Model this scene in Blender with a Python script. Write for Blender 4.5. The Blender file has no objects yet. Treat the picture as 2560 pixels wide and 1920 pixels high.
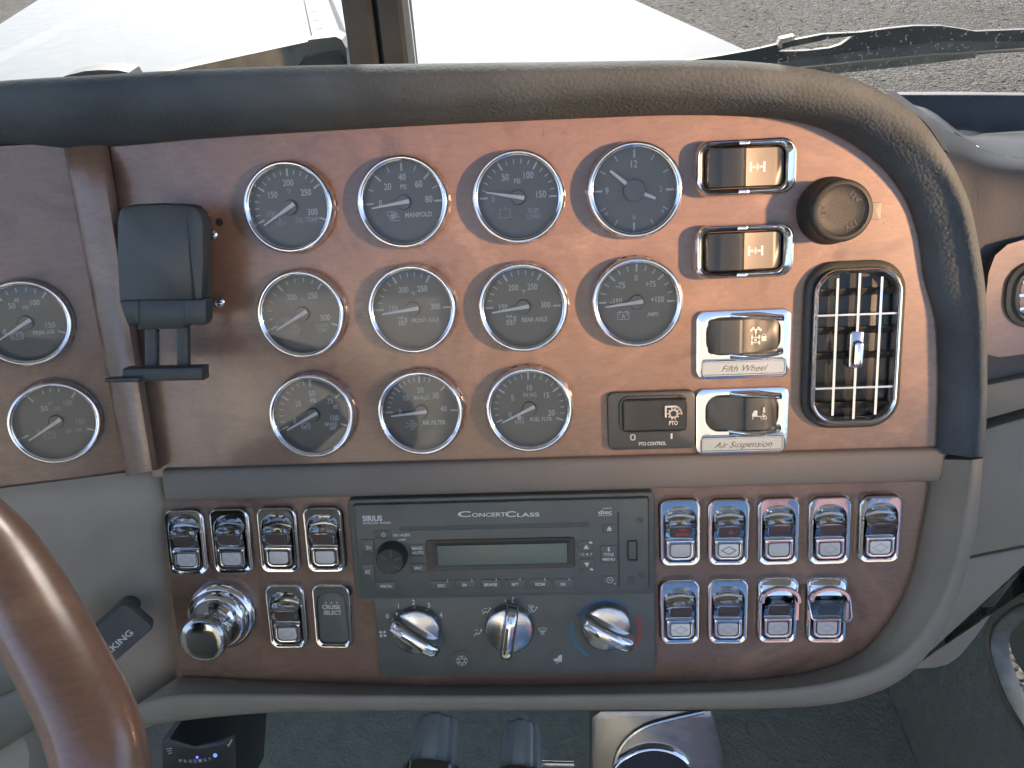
import bpy, math, random
from mathutils import Matrix, Vector

random.seed(7)
S = bpy.context.scene
COL = S.collection
R = math.radians

# ---------------------------------------------------------------- frames
# the dash panel's own frame, in millimetres: u right, v up the panel, n out of it; origin = oil temperature gauge
TAU = R(24.0)
CAMP = Vector((161.853, -10.451, 509.532))
CR = Vector((0.99819975, -0.04241122, -0.04240924))
CU = Vector((0.03268855, 0.97754255, -0.20818749))
CB = Vector((0.05028633, 0.2064264, 0.97716909))
FPX = 1280 / math.tan(R(32.5))
ROT = Matrix(((1, 0, 0), (0, math.sin(TAU), -math.cos(TAU)), (0, math.cos(TAU), math.sin(TAU))))
CAMZ = 2.25
ORG = Vector((0, 0, CAMZ - (ROT @ CAMP).z * 0.001))
W4 = Matrix.Translation(ORG) @ ROT.to_4x4()
PSI = R(22.2)                                    # the driver's side panel turns towards the seats
UH = -129.8

def w(p):                                        # panel mm -> world m
    return ORG + ROT @ (Vector(p) * 0.001)
def ray(x, y):                                   # photograph pixel (2560 wide) -> direction, panel frame
    return CR * ((x - 1280) / FPX) + CU * ((960 - y) / FPX) - CB
def pn(x, y, n=0.0):
    d = ray(x, y)
    return CAMP + d * ((n - CAMP.z) / d.z)
K = 2560 / 2212
def pd(x, y, n=0.0):
    return pn(x * K, y * K, n)
def wz(x, y, z):                                 # where the view line of (x, y) meets the level z
    d = ROT @ ray(x * K, y * K); c = w(CAMP)
    return c + d * ((z - c.z) / d.z)
def wy(x, y, yy):                                # ... meets an upright cross plane
    d = ROT @ ray(x * K, y * K); c = w(CAMP)
    return c + d * ((yy - c.y) / d.y)
def wx(x, y, xx):
    d = ROT @ ray(x * K, y * K); c = w(CAMP)
    return c + d * ((xx - c.x) / d.x)

# ---------------------------------------------------------------- camera, sky, sun, exposure
cam = bpy.data.cameras.new('camera'); co = bpy.data.objects.new('camera', cam); COL.objects.link(co)
cam.sensor_fit = 'HORIZONTAL'; cam.angle = R(65); cam.clip_start = 0.01; cam.clip_end = 400
m3 = ROT @ Matrix((CR, CU, CB)).transposed()
co.matrix_world = Matrix.Translation(w(CAMP)) @ m3.to_4x4()
S.camera = co

SUN_AZ, SUN_EL = R(-3.5), R(45.0)               # ahead of the truck
world = bpy.data.worlds.new('World'); S.world = world; world.use_nodes = True
wn = world.node_tree.nodes; wl = world.node_tree.links; wn.clear()
sky = wn.new('ShaderNodeTexSky'); sky.sky_type = 'NISHITA'; sky.sun_disc = False
sky.sun_elevation = SUN_EL; sky.sun_rotation = SUN_AZ; sky.dust_density = 4.5; sky.air_density = 0.75; sky.ozone_density = 0.6
bg = wn.new('ShaderNodeBackground'); bg.inputs['Strength'].default_value = 0.15
wo = wn.new('ShaderNodeOutputWorld'); wl.new(sky.outputs[0], bg.inputs[0]); wl.new(bg.outputs[0], wo.inputs[0])
sl = bpy.data.lights.new('sun', 'SUN'); so = bpy.data.objects.new('sun', sl); COL.objects.link(so)
sl.energy = 2.1; sl.angle = R(0.6); sl.color = (1.0, 0.95, 0.86)
sd = Vector((math.sin(SUN_AZ) * math.cos(SUN_EL), math.cos(SUN_AZ) * math.cos(SUN_EL), math.sin(SUN_EL)))
so.rotation_euler = sd.to_track_quat('Z', 'Y').to_euler(); so.location = (0, 20, 12)
# sunlight thrown back in through the passenger's window: it reddens the wood there and throws shadows to the driver's side
kl = bpy.data.lights.new('passenger_window_light', 'SPOT'); ko = bpy.data.objects.new('passenger_window_light', kl); COL.objects.link(ko)
kl.energy = 120; kl.color = (1.0, 0.58, 0.30); kl.shadow_soft_size = 0.055; kl.spot_size = R(14.5); kl.spot_blend = 1.0
kt = w((300, 15, 0)); ks = w((300 + 1300, 5, 1250))
ko.location = ks; ko.rotation_euler = (ks - kt).to_track_quat('Z', 'Y').to_euler()
vs = S.view_settings; vs.view_transform = 'Standard'; vs.look = 'None'; vs.exposure = 2.0; vs.gamma = 1.0
vs.use_curve_mapping = False
S.cycles.use_denoising = True; S.cycles.use_light_tree = False
S.cycles.max_bounces = 5; S.cycles.diffuse_bounces = 3; S.cycles.glossy_bounces = 3; S.cycles.transmission_bounces = 2; S.cycles.transparent_max_bounces = 8; S.cycles.use_adaptive_sampling = True; S.cycles.adaptive_threshold = 0.02; S.cycles.caustics_reflective = False; S.cycles.caustics_refractive = False
S.cycles.sample_clamp_indirect = 4.0

# ---------------------------------------------------------------- materials
class N:
    def __init__(s, name):
        s.m = bpy.data.materials.new(name); s.m.use_nodes = True; s.t = s.m.node_tree; s.n = s.t.nodes
        s.b = s.n['Principled BSDF']
        s.tc = s.n.new('ShaderNodeTexCoord')
        s.o = s.tc.outputs['Object']
    def node(s, kind, **kw):
        a = s.n.new(kind)
        for k, v in kw.items():
            if k in a.inputs: a.inputs[k].default_value = v
            else: setattr(a, k, v)
        return a
    def link(s, a, b): s.t.links.new(a, b)
    def set(s, **kw):
        for k, v in kw.items(): s.b.inputs[k.replace('_', ' ')].default_value = v
        return s
    def noise(s, scale, detail=4, rough=0.55, dist=0.0, vec=None):
        a = s.node('ShaderNodeTexNoise', Scale=scale, Detail=detail, Roughness=rough, Distortion=dist)
        s.link(vec or s.o, a.inputs['Vector']); return a
    def ramp(s, src, stops):
        a = s.n.new('ShaderNodeValToRGB'); s.link(src, a.inputs[0])
        e = a.color_ramp.elements
        while len(e) < len(stops): e.new(0.5)
        for i, (p, c) in enumerate(stops): e[i].position = p; e[i].color = (c[0], c[1], c[2], 1) if not isinstance(c, (int, float)) else (c, c, c, 1)
        return a
    def bump(s, src, strength, dist, normal=None):
        a = s.node('ShaderNodeBump', Strength=strength, Distance=dist); s.link(src, a.inputs['Height'])
        if normal: s.link(normal, a.inputs['Normal'])
        s.link(a.outputs[0], s.b.inputs['Normal']); return a
    def rough(s, src, lo, hi):
        a = s.node('ShaderNodeMapRange'); s.link(src, a.inputs[0]); a.inputs[3].default_value = lo; a.inputs[4].default_value = hi
        s.link(a.outputs[0], s.b.inputs['Roughness'])

def plastic(name, col, rough=0.5, grain=0.0, gscale=900, var=0.15, spec=0.5):
    k = N(name); k.set(Roughness=rough, **{'Specular_IOR_Level': spec})
    n = k.noise(35, 2, 0.6)
    c0 = tuple(c * (1 - var) for c in col); c1 = tuple(min(1, c * (1 + var)) for c in col)
    r = k.ramp(n.outputs[0], [(0.3, c0), (0.7, c1)]); k.link(r.outputs[0], k.b.inputs['Base Color'])
    k.rough(n.outputs[0], max(0.03, rough - 0.1), min(1, rough + 0.12))
    if grain > 0.3:
        g = k.noise(gscale, 2, 0.6); k.bump(g.outputs[0], grain, 0.0006)
    return k.m

def leather(name, col, rough, strength=0.6, scale=330, dist=0.0011, var=0.2):
    k = N(name); k.set(Roughness=rough)
    n = k.noise(22, 4); r = k.ramp(n.outputs[0], [(0.3, tuple(c * (1 - var) for c in col)), (0.7, tuple(c * (1 + var) for c in col))])
    k.link(r.outputs[0], k.b.inputs['Base Color'])
    v = k.node('ShaderNodeTexVoronoi', Scale=scale); k.link(k.o, v.inputs['Vector'])
    iv = k.node('ShaderNodeMath', operation='SUBTRACT'); iv.inputs[0].default_value = 1; k.link(v.outputs[0], iv.inputs[1])
    k.bump(iv.outputs[0], strength, dist)
    return k.m

def wood_mat(name, vec_off=0.0, dark=(0.110, 0.064, 0.043), mid=(0.185, 0.114, 0.076), light=(0.255, 0.160, 0.108)):
    k = N(name)
    mp = k.node('ShaderNodeMapping'); k.link(k.o, mp.inputs[0]); mp.inputs['Location'].default_value = (vec_off, vec_off * 0.7, 0)
    big = k.noise(13, 4, 0.62, 1.2, mp.outputs[0])
    r = k.ramp(big.outputs[0], [(0.30, dark), (0.44, mid), (0.54, mid), (0.70, light)])
    gr = k.node('ShaderNodeMapping'); k.link(mp.outputs[0], gr.inputs[0]); gr.inputs['Scale'].default_value = (1, 3.2, 1); gr.inputs['Rotation'].default_value = (0, 0, 0.6)
    fine = k.noise(90, 3, 0.7, 1.2, gr.outputs[0])
    r2 = k.ramp(fine.outputs[0], [(0.32, 0.66), (0.60, 1.0)])
    mul = k.node('ShaderNodeMixRGB', blend_type='MULTIPLY'); mul.inputs[0].default_value = 0.55
    k.link(r.outputs[0], mul.inputs[1]); k.link(r2.outputs[0], mul.inputs[2])
    # burl eyes: clusters of small dark pips
    v = k.node('ShaderNodeTexVoronoi', Scale=420.0); k.link(mp.outputs[0], v.inputs['Vector'])
    pips = k.ramp(v.outputs[0], [(0.10, 0.8), (0.42, 0.0)])
    zone = k.noise(34, 3, 0.65, 0.8, mp.outputs[0]); zr = k.ramp(zone.outputs[0], [(0.60, 0.0), (0.72, 0.9)])
    an = k.node('ShaderNodeMath', operation='MULTIPLY'); k.link(pips.outputs[0], an.inputs[0]); k.link(zr.outputs[0], an.inputs[1])
    mx = k.node('ShaderNodeMixRGB', blend_type='MIX'); k.link(an.outputs[0], mx.inputs[0]); k.link(mul.outputs[0], mx.inputs[1]); mx.inputs[2].default_value = (0.045, 0.017, 0.01, 1)
    k.link(mx.outputs[0], k.b.inputs['Base Color'])
    k.set(Roughness=0.42, Coat_Weight=1.0, Coat_Roughness=0.16)
    wv = k.noise(12, 1, 0.4); b = k.node('ShaderNodeBump', Strength=0.25, Distance=0.0012); k.link(wv.outputs[0], b.inputs['Height']); k.link(b.outputs[0], k.b.inputs['Coat Normal'])
    mr = k.node('ShaderNodeMapRange'); k.link(zone.outputs[0], mr.inputs[0]); mr.inputs[3].default_value = 0.12; mr.inputs[4].default_value = 0.32
    k.link(mr.outputs[0], k.b.inputs['Coat Roughness'])
    return k.m

def metal(name, col=(0.80, 0.81, 0.82), rough=0.06, var=0.08, wave=0.25):
    k = N(name); k.set(Metallic=1.0, Base_Color=(*col, 1))
    n = k.noise(90, 2, 0.65); k.rough(n.outputs[0], rough * 0.4, rough + var)
    k.bump(n.outputs[0], wave, 0.0005)
    return k.m

def flat(name, col, rough=0.6):
    k = N(name); k.set(Base_Color=(*col, 1), Roughness=rough)
    n = k.noise(400, 2); r = k.ramp(n.outputs[0], [(0.3, tuple(c * 0.9 for c in col)), (0.7, col)]); k.link(r.outputs[0], k.b.inputs['Base Color'])
    return k.m

def clear(name, tint=(1, 1, 1), ior=1.45, rough=0.03, dirt=0.0, dscale=60):
    k = N(name); k.n.remove(k.b)
    out = k.n['Material Output']
    tr = k.node('ShaderNodeBsdfTransparent'); tr.inputs[0].default_value = (*tint, 1)
    gl = k.node('ShaderNodeBsdfGlossy', Roughness=rough)
    fr = k.node('ShaderNodeFresnel', IOR=ior)
    mx = k.n.new('ShaderNodeMixShader'); k.link(fr.outputs[0], mx.inputs[0]); k.link(tr.outputs[0], mx.inputs[1]); k.link(gl.outputs[0], mx.inputs[2])
    last = mx.outputs[0]
    if dirt:
        df = k.node('ShaderNodeBsdfDiffuse'); df.inputs[0].default_value = (0.62, 0.60, 0.54, 1)
        v = k.node('ShaderNodeTexVoronoi', Scale=dscale, Randomness=1.0); k.link(k.o, v.inputs['Vector'])
        ns = k.noise(dscale * 0.35, 4, 0.7)
        a = k.ramp(v.outputs[0], [(0.05, 1.0), (0.12, 0.0)]); b2 = k.ramp(ns.outputs[0], [(0.52, 0.0), (0.62, 1.0)])
        mu = k.node('ShaderNodeMath', operation='MULTIPLY'); k.link(a.outputs[0], mu.inputs[0]); k.link(b2.outputs[0], mu.inputs[1])
        md = k.node('ShaderNodeMath', operation='MULTIPLY_ADD'); k.link(mu.outputs[0], md.inputs[0]); md.inputs[1].default_value = 0.75; md.inputs[2].default_value = dirt
        m2 = k.n.new('ShaderNodeMixShader'); k.link(md.outputs[0], m2.inputs[0]); k.link(last, m2.inputs[1]); k.link(df.outputs[0], m2.inputs[2]); last = m2.outputs[0]
    k.link(last, out.inputs[0])
    return k.m

M = {}
M['wood'] = wood_mat('burl_wood')
M['wood_side'] = wood_mat('burl_wood_side', 3.3)
M['wheel_wood'] = wood_mat('wheel_wood', 1.1, (0.085, 0.040, 0.024), (0.160, 0.080, 0.046), (0.23, 0.125, 0.074))
M['leather'] = leather('black_padded_vinyl', (0.072, 0.088, 0.098), 0.85, 0.35, 480)
M['leather'].node_tree.nodes['Principled BSDF'].inputs['Specular IOR Level'].default_value = 0.25
M['vinyl'] = leather('grey_vinyl', (0.215, 0.198, 0.160), 0.55, 0.16, 620, 0.0005, 0.05)
M['vinyl_bar'] = leather('taupe_bar_vinyl', (0.175, 0.162, 0.138), 0.6, 0.16, 620, 0.0005, 0.05)
M['vinyl_blue'] = leather('dark_grey_dash_vinyl', (0.034, 0.043, 0.053), 0.55, 0.2, 560, 0.0005, 0.06)
M['vinyl_smooth'] = plastic('grey_plastic', (0.30, 0.268, 0.212), 0.5, 0.25, 900, 0.06)
M['black'] = plastic('black_plastic', (0.090, 0.102, 0.090), 0.42, 0.15, 1500, 0.12)
M['black_matt'] = plastic('matt_black_plastic', (0.080, 0.090, 0.082), 0.62, 0.35, 1200, 0.15)
M['black_gloss'] = plastic('gloss_black_plastic', (0.024, 0.028, 0.027), 0.32, 0.05, 1500, 0.1)
M['black_dark'] = plastic('dark_black_plastic', (0.046, 0.055, 0.054), 0.40, 0.15, 1500, 0.12)
M['cap'] = plastic('black_socket_cap', (0.019, 0.024, 0.026), 0.6, 0.35, 1200, 0.1)
M['vent_black'] = plastic('vent_black', (0.020, 0.023, 0.022), 0.6, 0, 900, 0.1)
M['floor'] = plastic('dark_floor_mat', (0.25, 0.275, 0.235), 0.8, 0.9, 130, 0.10)
M['floor'].node_tree.nodes['Bump'].inputs['Distance'].default_value = 0.004
M['dial'] = plastic('dial_black', (0.178, 0.176, 0.152), 0.5, 0.0, 900, 0.06)
M['chrome'] = metal('chrome')
M['chrome_dull'] = metal('worn_chrome', (0.52, 0.53, 0.52), 0.24, 0.12)
M['chrome_dark'] = metal('darkened_chrome', (0.45, 0.47, 0.47), 0.10, 0.08)  # chrome with dim reflections put into its colour, as on the pull knob
M['worn_metal'] = metal('worn_brushed_metal', (0.34, 0.34, 0.32), 0.42, 0.15)
M['steel'] = metal('zinc_screw', (0.62, 0.63, 0.63), 0.25, 0.1)
M['print'] = flat('white_print', (0.60, 0.63, 0.61))
M['print_dim'] = flat('grey_print', (0.36, 0.39, 0.38))
M['needle'] = flat('needle_white', (0.85, 0.86, 0.83))
M['etch'] = flat('etched_script', (0.10, 0.085, 0.065), 0.5)
M['faint'] = flat('faint_mark', (0.40, 0.40, 0.38), 0.5)
M['dark_etch'] = flat('dark_line', (0.02, 0.02, 0.02), 0.5)
M['glass'] = clear('gauge_glass', (0.97, 0.98, 0.98), 1.42, 0.04)
M['windshield'] = clear('windshield_glass', (0.97, 0.98, 0.98), 1.3, 0.02)
M['speck'] = flat('dried_dust', (0.60, 0.59, 0.54))
M['acrylic'] = clear('clear_acrylic', (0.90, 0.92, 0.91), 1.5, 0.04)
M['grey_acrylic'] = plastic('grey_clear_plastic', (0.26, 0.29, 0.275), 0.14, 0, 900, 0.1)
M['smoke_acrylic'] = clear('smoked_acrylic', (0.72, 0.74, 0.73), 1.5, 0.05)
M['lens_brown'] = plastic('dark_lens', (0.085, 0.066, 0.062), 0.3, 0, 900, 0.1)
M['lens_grey'] = plastic('grey_lens', (0.52, 0.52, 0.50), 0.4, 0, 900, 0.06)
M['lens_pale'] = plastic('pale_lens', (0.70, 0.70, 0.64), 0.4, 0, 900, 0.05)
M['red'] = flat('red_print', (0.34, 0.075, 0.055))
M['red_band'] = flat('red_band', (0.28, 0.085, 0.07))
M['blue_band'] = flat('blue_band', (0.055, 0.15, 0.23))
M['lcd'] = plastic('lcd_glass', (0.135, 0.165, 0.130), 0.4, 0, 900, 0.0)
M['paint'] = plastic('white_truck_paint', (0.090, 0.106, 0.115), 0.36, 0.0, 900, 0.09)
M['paint'].node_tree.nodes['Principled BSDF'].inputs['Specular IOR Level'].default_value = 0.05
M['rubber'] = plastic('black_rubber', (0.022, 0.029, 0.033), 0.6, 0.4, 700, 0.2)
M['grey_rubber'] = plastic('weathered_rubber', (0.17, 0.18, 0.165), 0.65, 0.4, 500, 0.3)
M['tan'] = plastic('tan_upholstery', (0.27, 0.25, 0.215), 0.7, 0.4, 600, 0.15)
M['headliner'] = plastic('pale_headliner', (0.62, 0.61, 0.57), 0.85, 0.4, 600, 0.1)
M['led'] = N('blue_led').set(Base_Color=(0.05, 0.08, 0.6, 1), Emission_Color=(0.1, 0.16, 1, 1), Emission_Strength=0.6).m

# ---------------------------------------------------------------- mesh helpers
TXT = {}
def text_mesh(s, shear=0.0, bold=0.0):
    key = (s, shear, bold)
    if key not in TXT:
        c = bpy.data.curves.new('t', 'FONT'); c.body = s; c.size = 1.0; c.shear = shear; c.offset = bold; c.resolution_u = 3
        c.fill_mode = 'FRONT'
        o = bpy.data.objects.new('t', c); COL.objects.link(o)
        me = bpy.data.meshes.new_from_object(o)
        vs_ = [v.co.copy() for v in me.vertices]; fs = [tuple(p.vertices) for p in me.polygons]
        bpy.data.objects.remove(o); bpy.data.curves.remove(c); bpy.data.meshes.remove(me)
        TXT[key] = (vs_, fs)
    return TXT[key]

def rr(wd, ht, r, seg=5, cx=0.0, cy=0.0):
    """rounded rectangle, counter-clockwise from the right of the top-right corner; r = one radius or (tr, tl, bl, br)"""
    if isinstance(r, (int, float)): r = (r,) * 4
    P = []
    for i, (sx, sy, a0) in enumerate(((1, 1, 0), (-1, 1, 90), (-1, -1, 180), (1, -1, 270))):
        q = max(0.01, min(r[i], wd / 2 - 0.01, ht / 2 - 0.01))
        ox, oy = cx + sx * (wd / 2 - q), cy + sy * (ht / 2 - q)
        for j in range(seg + 1):
            a = R(a0 + 90 * j / seg); P.append((ox + q * math.cos(a), oy + q * math.sin(a)))
    return P

def catmull(pts, sub):
    pts = [Vector(p) for p in pts]; out = []
    for i in range(len(pts) - 1):
        a = pts[max(0, i - 1)]; b = pts[i]; c = pts[i + 1]; d = pts[min(len(pts) - 1, i + 2)]
        for j in range(sub):
            t = j / sub
            out.append(0.5 * ((2 * b) + (c - a) * t + (2 * a - 5 * b + 4 * c - d) * t * t + (3 * b - a - 3 * c + d) * t ** 3))
    out.append(pts[-1]); return out

class MB:
    def __init__(s): s.v = []; s.f = []
    def add(s, v, f):
        o = len(s.v); s.v += [Vector(p) for p in v]; s.f += [tuple(i + o for i in q) for q in f]; return s
    def loft(s, loops, closed=True, cap0=False, cap1=True):
        n = len(loops[0]); o = len(s.v)
        for L in loops: s.v += [Vector(p) for p in L]
        for k in range(len(loops) - 1):
            for i in range(n if closed else n - 1):
                j = (i + 1) % n
                s.f.append((o + k * n + i, o + k * n + j, o + (k + 1) * n + j, o + (k + 1) * n + i))
        if cap0: s.f.append(tuple(o + i for i in reversed(range(n))))
        if cap1: s.f.append(tuple(o + (len(loops) - 1) * n + i for i in range(n)))
        return s
    def pad(s, loop2, z0, z1, b=0.6, shrink=None):
        """flat-topped block over a 2D outline with a rounded edge"""
        cx = sum(p[0] for p in loop2) / len(loop2); cy = sum(p[1] for p in loop2) / len(loop2)
        ext = max(max(abs(p[0] - cx) for p in loop2), max(abs(p[1] - cy) for p in loop2))
        def ins(d):
            q = []; n = len(loop2)
            for i in range(n):
                a = Vector(loop2[i - 1]); c = Vector(loop2[(i + 1) % n]); t = (c - a); t = t.normalized() if t.length > 1e-9 else Vector((1, 0))
                q.append((loop2[i][0] - t.y * d, loop2[i][1] + t.x * d))
            return q
        return s.loft([[(x, y, z0) for x, y in loop2], [(x, y, z1 - b) for x, y in loop2],
                       [(x, y, z1 - 0.3 * b) for x, y in ins(0.3 * b)], [(x, y, z1) for x, y in ins(b)]])
    def ring(s, outer, inner, prof):
        """prof: list of (t, z): t 0 = outer loop, 1 = inner loop"""
        return s.loft([[(a[0] + (b[0] - a[0]) * t, a[1] + (b[1] - a[1]) * t, z) for a, b in zip(outer, inner)] for t, z in prof], cap1=False)
    def lathe(s, prof, cx=0, cy=0, seg=48, cap=True):
        return s.loft([[(cx + r * math.cos(2 * math.pi * i / seg), cy + r * math.sin(2 * math.pi * i / seg), z) for i in range(seg)] for r, z in prof], cap1=cap)
    def box(s, x0, x1, y0, y1, z0, z1):
        return s.add([(x0, y0, z0), (x1, y0, z0), (x1, y1, z0), (x0, y1, z0), (x0, y0, z1), (x1, y0, z1), (x1, y1, z1), (x0, y1, z1)],
                     [(3, 2, 1, 0), (4, 5, 6, 7), (0, 1, 5, 4), (1, 2, 6, 5), (2, 3, 7, 6), (3, 0, 4, 7)])
    def tube(s, path, r, seg=10, cap=True):
        path = [Vector(p) for p in path]; loops = []
        up = Vector((0.3, 0.2, 1)).normalized()
        for i, p in enumerate(path):
            t = (path[min(i + 1, len(path) - 1)] - path[max(i - 1, 0)]).normalized()
            a = t.cross(up); a = a.normalized() if a.length > 1e-4 else t.orthogonal().normalized(); b = t.cross(a)
            q = r[i] if isinstance(r, (list, tuple)) else r
            loops.append([p + (a * math.cos(2 * math.pi * k / seg) + b * math.sin(2 * math.pi * k / seg)) * q for k in range(seg)])
        return s.loft(loops, cap0=cap, cap1=cap)
    def stroke(s, pts, wd, z, closed=False):
        P = [Vector((p[0], p[1])) for p in pts]
        if closed: P = P + [P[0]]
        for a, b in zip(P[:-1], P[1:]):
            d = b - a
            if d.length < 1e-6: continue
            d.normalize(); e = d * wd * 0.35; nn = Vector((-d.y, d.x)) * wd / 2
            q = [a - e - nn, b + e - nn, b + e + nn, a - e + nn]
            s.add([(p.x, p.y, z) for p in q], [(0, 1, 2, 3)])
        return s
    def poly(s, pts, z):
        return s.add([(p[0], p[1], z) for p in pts], [tuple(range(len(pts)))])
    def disc(s, cx, cy, r, z, seg=16):
        return s.poly([(cx + r * math.cos(2 * math.pi * i / seg), cy + r * math.sin(2 * math.pi * i / seg)) for i in range(seg)], z)
    def circ(s, cx, cy, r, wd, z, seg=20, a0=0, a1=360):
        return s.stroke([(cx + r * math.cos(R(a0 + (a1 - a0) * i / seg)), cy + r * math.sin(R(a0 + (a1 - a0) * i / seg))) for i in range(seg + 1)], wd, z)
    def band(s, cx, cy, r0, r1, a0, a1, z, seg=24):
        A = [(cx + r0 * math.cos(R(a0 + (a1 - a0) * i / seg)), cy + r0 * math.sin(R(a0 + (a1 - a0) * i / seg)), z) for i in range(seg + 1)]
        B = [(cx + r1 * math.cos(R(a0 + (a1 - a0) * i / seg)), cy + r1 * math.sin(R(a0 + (a1 - a0) * i / seg)), z) for i in range(seg + 1)]
        return s.loft([A, B] if a1 < a0 else [B, A], closed=False, cap1=False)
    def text(s, t, cx, cy, h, z, wd=None, rot=0.0, shear=0.0, bold=0.022, cond=0.82, anchor='c'):
        """h = height of a capital in mm; wd = whole width in mm (optional)"""
        v, f = text_mesh(t, shear, bold)
        if not v: return s
        x0 = min(p.x for p in v); x1 = max(p.x for p in v)
        H, _ = text_mesh('H'); cap = max(p.y for p in H)
        sy = h / cap; sx = wd / (x1 - x0) if wd else sy * cond
        c, sn = math.cos(R(rot)), math.sin(R(rot)); xm = {'c': (x0 + x1) / 2, 'l': x0, 'r': x1}[anchor]
        q = []
        for p in v:
            x = (p.x - xm) * sx; y = (p.y - cap / 2) * sy
            q.append((cx + x * c - y * sn, cy + x * sn + y * c, z))
        return s.add(q, f)
    def xform(s, mat):
        s.v = [mat @ p for p in s.v]; return s
    def build(s, name, mat, parent=None, off=(0, 0, 0), k=0.001, ang=38, world=False, flip=False):
        o_ = Vector(off)
        me = bpy.data.meshes.new(name)
        me.from_pydata([(p - o_) * k if not world else p for p in s.v], [], [tuple(reversed(q)) for q in s.f] if flip else s.f)
        me.validate(); me.update(); me.shade_smooth(); me.set_sharp_from_angle(angle=R(ang))
        me.materials.append(M[mat])
        o = bpy.data.objects.new(name, me); COL.objects.link(o)
        if parent is not None: o.parent = parent
        return o

def tag(o, label=None, cat=None, group=None, kind=None):
    if label: o['label'] = label
    if cat: o['category'] = cat
    if group: o['group'] = group
    if kind: o['kind'] = kind
    return o
def thing(name, label, cat, at=(0, 0, 0), group=None, mat=None):
    """an Empty on the dash panel (panel mm) that parents the parts"""
    o = bpy.data.objects.new(name, None); COL.objects.link(o); o.empty_display_size = 0.02
    o.matrix_world = mat if mat is not None else W4 @ Matrix.Translation(Vector(at) * 0.001)
    return tag(o, label, cat, group)
def copy_thing(src, at, label, group=None):
    r = src.copy(); COL.objects.link(r); r.matrix_world = W4 @ Matrix.Translation(Vector(at) * 0.001)
    tag(r, label, None, group)
    for c in src.children:
        d = c.copy(); COL.objects.link(d); d.parent = r
        for g in c.children:
            e = g.copy(); COL.objects.link(e); e.parent = d
    return r

def Z(x0, y0, width, zw):                        # a magnified crop of the photograph -> photograph pixels
    q = width / zw
    return lambda x, y: (x0 + x * q, y0 + y * q)

# ---------------------------------------------------------------- dashboard: padded lip, wood panels, grey mouldings
DASH = thing('dashboard', 'truck dashboard with burl wood panels, padded black lip and grey lower housing', 'dashboard')

LIP = [((-220, 352), (-220, 285), (-220, 198)), ((0, 328), (0, 262), (0, 175)), ((240, 318), (240, 252), (210, 162)), ((450, 300), (460, 241), (420, 150)),
       ((700, 284), (720, 230), (680, 141)), ((1000, 268), (1000, 218), (1000, 136)), ((1250, 257), (1250, 208), (1250, 133)), ((1450, 250), (1456, 203), (1470, 130)),
       ((1590, 251), (1596, 207), (1610, 132)), ((1700, 260), (1722, 221), (1752, 149)), ((1781, 281), (1815, 236), (1846, 171)), ((1850, 318), (1892, 268), (1920, 206)),
       ((1900, 358), (1957, 310), (1984, 252)), ((1936, 402), (2008, 358), (2034, 318)), ((1962, 450), (2044, 410), (2070, 380)), ((1982, 515), (2070, 485), (2100, 458)),
       ((1995, 605), (2091, 600), (2126, 600)), ((2018, 690), (2102, 690), (2132, 700)), ((2024, 780), (2105, 790), (2133, 800)), ((2024, 870), (2105, 880), (2132, 885)),
       ((2019, 978), (2099, 988), (2127, 987))]
def sweep(st, prof, sub=6, back=None, ns=None):
    """prof: list of (edge position, n): 0..1 inner -> crease, 1..2 crease -> outer; back: list of (outward mm, n) beyond the outer edge"""
    cols = [catmull([(*s[i], 0) for s in st], sub) for i in range(3)]
    rows = []
    for i, (a, b, c) in enumerate(zip(*cols)):
        row = []; k = ns(i / (len(cols[0]) - 1)) if ns else 1.0
        for t, n in prof:
            q = a.lerp(b, t) if t <= 1 else b.lerp(c, t - 1)
            row.append(pd(q.x, q.y, n * k if n > 0 else n))
        rows.append(row)
    if back:
        cc = [r[-1] for r in rows]
        for i, r in enumerate(rows):
            t = cc[min(i + 1, len(cc) - 1)] - cc[max(0, i - 1)]; t.z = 0; t.normalize(); o_ = Vector((-t.y, t.x, 0))
            base = r[-1].copy()
            for d, n in back: r.append(Vector((base.x + o_.x * d, base.y + o_.y * d, n)))
    return rows
rows = sweep(LIP, [(0, -14), (0, -2), (0.05, 4), (0.4, 20), (0.75, 31), (1.0, 37.5), (1.2, 42), (1.45, 45.5), (1.65, 46.5), (1.82, 45.5), (1.94, 42), (2.0, 37)],
             7, [(1.5, 14), (3, 6), (4, -10), (3, -60), (-4, -130), (-14, -230)], lambda f: 0.9 - 0.42 * min(1, max(0, (f - 0.42) / 0.3)))
mb = MB(); mb.loft(rows, closed=False, cap1=False)
last = rows[-1]; mb.add(last, [tuple(range(len(last)))])
mb.build('padded_lip', 'leather', DASH, ang=60, flip=True)

# upper wood panel, one flat glossy sheet under the lip
up_out = [pd(*p, 0) for p in [(330, 1030), (236, 300), (500, 270), (1000, 240), (1450, 222), (1640, 226), (1760, 246), (1860, 300), (1940, 370), (1990, 450), (2020, 560), (2050, 700), (2050, 990)]]
loop = [(p.x, p.y) for p in up_out]
mb = MB(); mb.loft([[(x, y, -6) for x, y in reversed(loop)], [(x, y, 0) for x, y in reversed(loop)]])
mb.build('upper_wood_panel', 'wood', DASH, flip=True)
# lower wood panel
lo_out = [(345, 1055), (2008, 1020), (2003, 1100), (1995, 1180), (1980, 1250), (1960, 1310), (1920, 1375), (1860, 1430), (1780, 1465), (1660, 1490), (1100, 1500), (600, 1492), (395, 1480)]
loop = [(q.x, q.y) for q in (pd(*p, -3) for p in lo_out)]
mb = MB(); mb.loft([[(x, y, -9) for x, y in loop], [(x, y, -3) for x, y in loop]])
mb.build('lower_wood_panel', 'wood', DASH, flip=True)
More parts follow.
